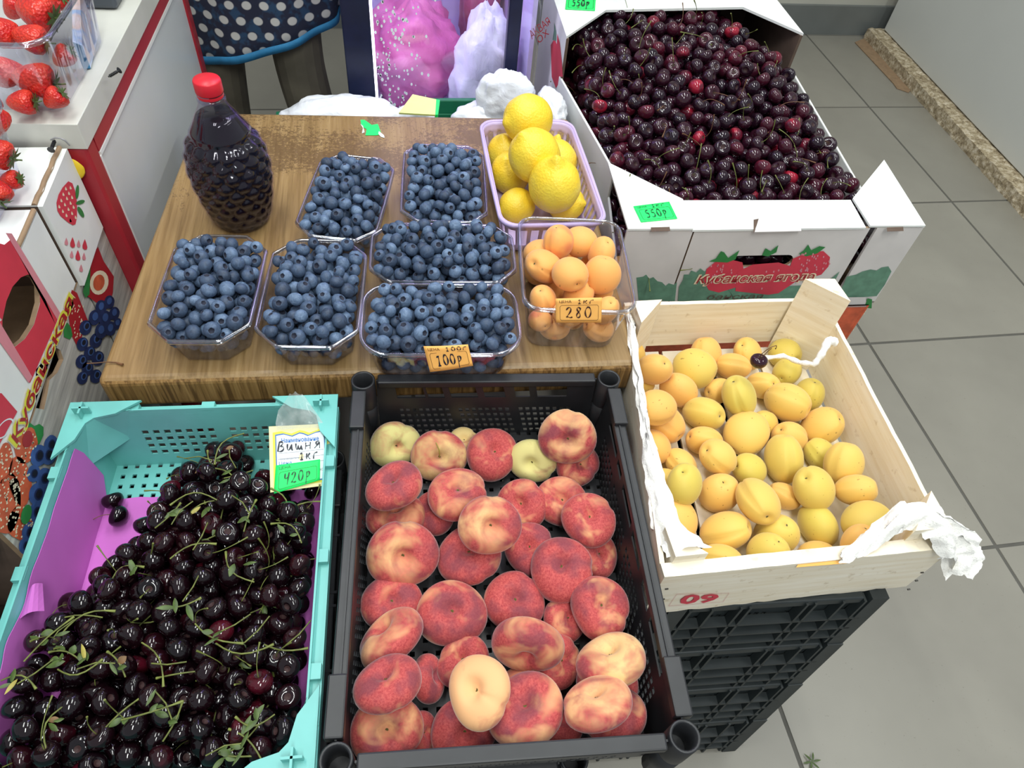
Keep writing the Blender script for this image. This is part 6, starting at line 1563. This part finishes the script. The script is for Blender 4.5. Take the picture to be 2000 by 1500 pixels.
# cherry left on the apricots
pcx = at(1482, 705, WZ+.010); o = cherry('sweet_cherry', sweet_me[0], pcx, .0125, Vector((0, .1, 1)).to_track_quat('Z', 'Y').to_matrix(), 'single dark cherry with looped stem lying on the yellow apricots', 'cherry', None)
mb = MB().tube([(0, 0, .5), (.15, .2, 1.4), (.0, .5, 2.3), (-.5, .6, 2.9), (-1.0, .5, 2.9), (-1.25, .3, 2.4), (-1.3, .2, 2.1)], [.05]*6+[.09], 6); put('stem', mb, 'stem_brown', o)
mb = MB().tube([(-.1, 0, .5), (-.35, .15, 1.3), (-.4, .35, 2.0), (-.55, .5, 2.5)], .045, 6); put('stem', mb, 'stem_brown', o)
tag(put('orange_slip', MB().slab([at(1555, 1108, WZ-.004), at(1655, 1100, WZ-.004), at(1650, 1094, WZ-.002), at(1560, 1100, WZ-.002)], (0, 0, 1), .0006), 'label_orange', None, True), 'thin orange slip sticking up at the front board of the apricot crate', 'slip')
# apricots in the clear punnet
def z7(x, y, rx, ry): return (650+x*.3, 400+y*.3, (rx+ry)/2*.3)
AQ = [(z7(1445, 810, 115, 95), .5, 'apricot seen through the front wall of the clear punnet, left'), (z7(1330, 850, 80, 80), 1, 'blushed apricot low in the front left corner of the clear punnet'), (z7(1555, 900, 115, 95), .2, 'apricot lying lowest at the front of the clear punnet'), (z7(1770, 830, 110, 90), .4, 'apricot seen through the front wall of the clear punnet, right'),
 (z7(1350, 700, 90, 90), .3, None), (z7(1560, 720, 90, 90), .3, None), (z7(1740, 600, 90, 90), .3, None), (z7(1450, 560, 90, 90), .3, None), (z7(1320, 420, 90, 90), .3, None), (z7(1560, 400, 90, 90), .3, None), (z7(1760, 400, 90, 90), .3, None), (z7(1500, 260, 90, 90), .3, None),
 (z7(1320, 190, 112, 98), .25, 'apricot at the back left of the clear punnet'), (z7(1610, 240, 104, 112), .15, 'tall orange apricot at the back right of the clear punnet'), (z7(1775, 315, 112, 98), .35, 'orange apricot at the right rear wall of the clear punnet'), (z7(1905, 570, 62, 70), .1, 'small apricot at the right wall of the clear punnet'), (z7(1845, 690, 98, 100), .1, 'yellowish apricot at the front right corner of the clear punnet'),
 (z7(1370, 620, 105, 95), .75, 'red-cheeked apricot at the front left rim of the clear punnet'), (z7(1600, 585, 125, 92), .7, 'blushed apricot just behind the orange 280 tag'), (z7(1470, 240, 114, 100), 1.0, 'apricot with a red cheek on top at the back of the clear punnet'), (z7(1325, 398, 130, 130), .1, 'largest plain apricot on top at the left of the clear punnet'),
 (z7(1545, 452, 125, 115), .3, 'spotted apricot in the middle of the clear punnet'), (z7(1805, 460, 128, 122), .45, 'large orange apricot on top at the right of the clear punnet')]
pl = []; za = TT+.002
for k, ((px, py, rp), red, lb_) in enumerate(AQ):
    p, R_ = settle(px, py, rp*.96, za, pl, .80, .9, in_frame(apt['c'], apt['a'], apt['w'], apt['d'], apt['zb'], apt['h'], apt['taper'], .003, .95)); pl.append((p, R_))
    q = axis_dir(p, random.uniform(0, 360), random.uniform(30, 70)).to_track_quat('Z', 'Y').to_matrix()
    o = inst('apricot', apr_me[(k*3+1) % 4], p, q, (R_*1.08, R_*1.08, R_*1.1)); o.color = (.95, 0, .1+.42*red, 1); tag(o, lb_ or ('apricot hidden deeper in the clear punnet, %s' % ['at front left', 'behind the tag', 'at right', 'left of middle', 'under the big left one', 'under the spotted one', 'under the large right one', 'at the back'][k-4]), 'apricot', 'apricots in the clear punnet')
    inst('stem_scar', ascar_me, (0, 0, 0), None, 1, o)
# ---------------- lemons ----------------
def lemon_mesh(seed, nip):
    P = []
    for i in range(27):
        t = PI*i/26; r = math.sin(t); z = -math.cos(t)*1.10
        if t > PI*.80: z += nip*math.exp(-(r/.24)**2); r = r*(1-.12*math.exp(-((r-.35)/.15)**2))
        if t < PI*.1: z += .03
        P.append((max(.002, r), z))
    fn = lambda r, z, a, t: (r*(1+.02*math.cos(2*a+seed)+.010*math.sin(7*a+z*4)), z)
    return MB().lathe(P, 40, 0, fn, True, True).mesh('lemon', ['lemon'])
lem_me = [lemon_mesh(0, .20), lemon_mesh(1, .30), lemon_mesh(2, .12)]
def z8(x, y, rx, ry): return (550+x*.325, 150+y*.325, (rx+ry)/2*.325)
LE = [(z8(1415, 775, 118, 100), 200, 70, 2, 'bright lemon at the front left of the lilac basket'), (z8(1810, 760, 112, 112), 0, 60, 0, 'lemon at the front right corner of the lilac basket'), (z8(1310, 370, 110, 130), 100, 50, 0, 'lemon at the back left of the lilac basket'), (z8(1340, 580, 116, 138), 110, 40, 2, 'lemon at the left wall of the lilac basket'),
 (z8(1690, 300, 95, 105), 70, 70, 1, 'lemon half hidden at the back right of the basket'), (z8(1760, 505, 112, 138), 110, 72, 1, 'lemon with knobbly end pointing back, right of the heap'), (z8(1560, 560, 100, 100), 0, 60, 0, 'lemon hidden under the middle of the heap'), (z8(1500, 330, 100, 100), 0, 60, 0, 'lemon hidden under the topmost back one'),
 (z8(1480, 255, 160, 140), 190, 60, 2, 'lemon on top at the back of the heap'), (z8(1520, 475, 158, 168), 120, 55, 2, 'large lemon in the middle of the heap'), (z8(1640, 650, 164, 172), 85, 48, 1, 'largest lemon on top at the front with greenish nub')]
pl = []
for k, ((px, py, rp), an, tl_, mi, lb_) in enumerate(LE):
    p, R_ = settle(px, py, rp*.94, TT+.003, pl, .80, .9, in_frame(lem['c'], lem['a'], lem['w'], lem['d'], lem['zb'], lem['h'], lem['taper'], .003, .88)); pl.append((p, R_))
    o = inst('lemon', lem_me[mi], p, axis_dir(p, an, tl_).to_track_quat('Z', 'Y').to_matrix(), R_); tag(o, lb_, 'lemon', 'lemons in the lilac basket')
# ---------------- strawberries ----------------
def straw_mesh(seed):
    P = [(.002, -1.05), (.22, -.98), (.45, -.78), (.66, -.45), (.82, -.08), (.90, .25), (.84, .52), (.62, .68), (.30, .70), (.002, .66)]
    Q = []
    for i in range(len(P)-1):
        for s_ in range(3): Q.append((P[i][0]+(P[i+1][0]-P[i][0])*s_/3, P[i][1]+(P[i+1][1]-P[i][1])*s_/3))
    Q.append(P[-1]); fn = lambda r, z, a, t: (r*(1+.07*math.cos(2*a+seed)+.03*math.cos(5*a+seed)), z)
    return MB().lathe(Q, 28, 0, fn, True, True).mesh('strawberry', ['straw'])
st_me = [straw_mesh(s_) for s_ in range(3)]
cb_ = MB()
for k in range(8):
    V, F = leaf_mesh(.75, .26, k*.3); a = k*PI/4; ca, sa = math.cos(a), math.sin(a); cb_.add([(x*ca-y*sa, x*sa+y*ca, .70+z*.7+x*.18) for x, y, z in V], F, 0, True)
cb_.tube([(0, 0, .68), (.05, .02, 1.0), (.12, .05, 1.2)], .05, 6)
cal_me = cb_.mesh('calyx', ['leaf'])
def inpun(px, py, h): return at(px, py, h)
SB = [(75, 24, 40, .800, -20, 60, 'huge strawberry at the top of the farther punnet'), (63, 76, 33, .800, -15, 75, 'strawberry with its stalk end to the right, below the huge one'), (6, 62, 30, .805, 200, 70, 'strawberry at the left picture edge in the farther punnet'), (30, 12, 28, .79, 60, 60, 'dark strawberry in the upper left corner'), (110, 2, 24, .80, 40, 50, 'dark strawberry at the back rim of the farther punnet'),
 (72, 158, 40, .775, -10, 80, 'large strawberry pressed against the clear front wall of the farther punnet'), (14, 140, 34, .780, 180, 70, 'strawberry behind the clear wall at the left picture edge'), (45, 200, 28, .765, 0, 70, 'lowest strawberry at the front of the farther punnet'), (108, 192, 24, .765, 40, 70, 'strawberry at the front right bottom corner of the farther punnet'), (125, 110, 24, .77, 40, 70, 'strawberry behind the right ribbed wall of the farther punnet'),
 (-12, 235, 32, .785, 200, 60, 'strawberry in the upper part of the nearer punnet'), (-4, 300, 34, .765, -20, 70, 'strawberry in the middle of the nearer punnet'), (-10, 375, 30, .740, -60, 70, 'lowest strawberry in the nearer punnet'), (22, 352, 22, .735, 10, 60, 'strawberry at the right wall of the nearer punnet')]
pl = []
for k, (px, py, rp, h, an, tl_, lb_) in enumerate(SB):
    p = at(px, py, h); R_ = rp*depth(p)/FPX; o = inst('strawberry', st_me[k % 3], p, axis_dir(p, an, tl_).to_track_quat('Z', 'Y').to_matrix(), R_); tag(o, lb_, 'strawberry', 'strawberries in clear punnets'); inst('calyx', cal_me, (0, 0, 0), None, 1, o)
# ---------------- small loose things ----------------
st = MB().tube([at(170, 710, .556), at(190, 709, .556), at(208, 707, .5535), at(226, 708, .5525), at(240, 712, .553)], [.0009, .0008, .0008, .0010, .0018], 6); tag(put('loose_twig', st, 'stem_brown', None, True), 'single brown cherry stalk lying over the front left table corner', 'twig')
lf_ = thing('withered_leaf', 'small dried green sprig lying on the tiles at the bottom right', 'leaf', at(1585, 1488, .003))
for k in range(6):
    V, F = leaf_mesh(.016, .004, k); o = put('leaflet', MB().add(V, F, 0, True), 'leaf', lf_); o.rotation_euler = (0, 0, k*1.05); o.location = (0, 0, .003)
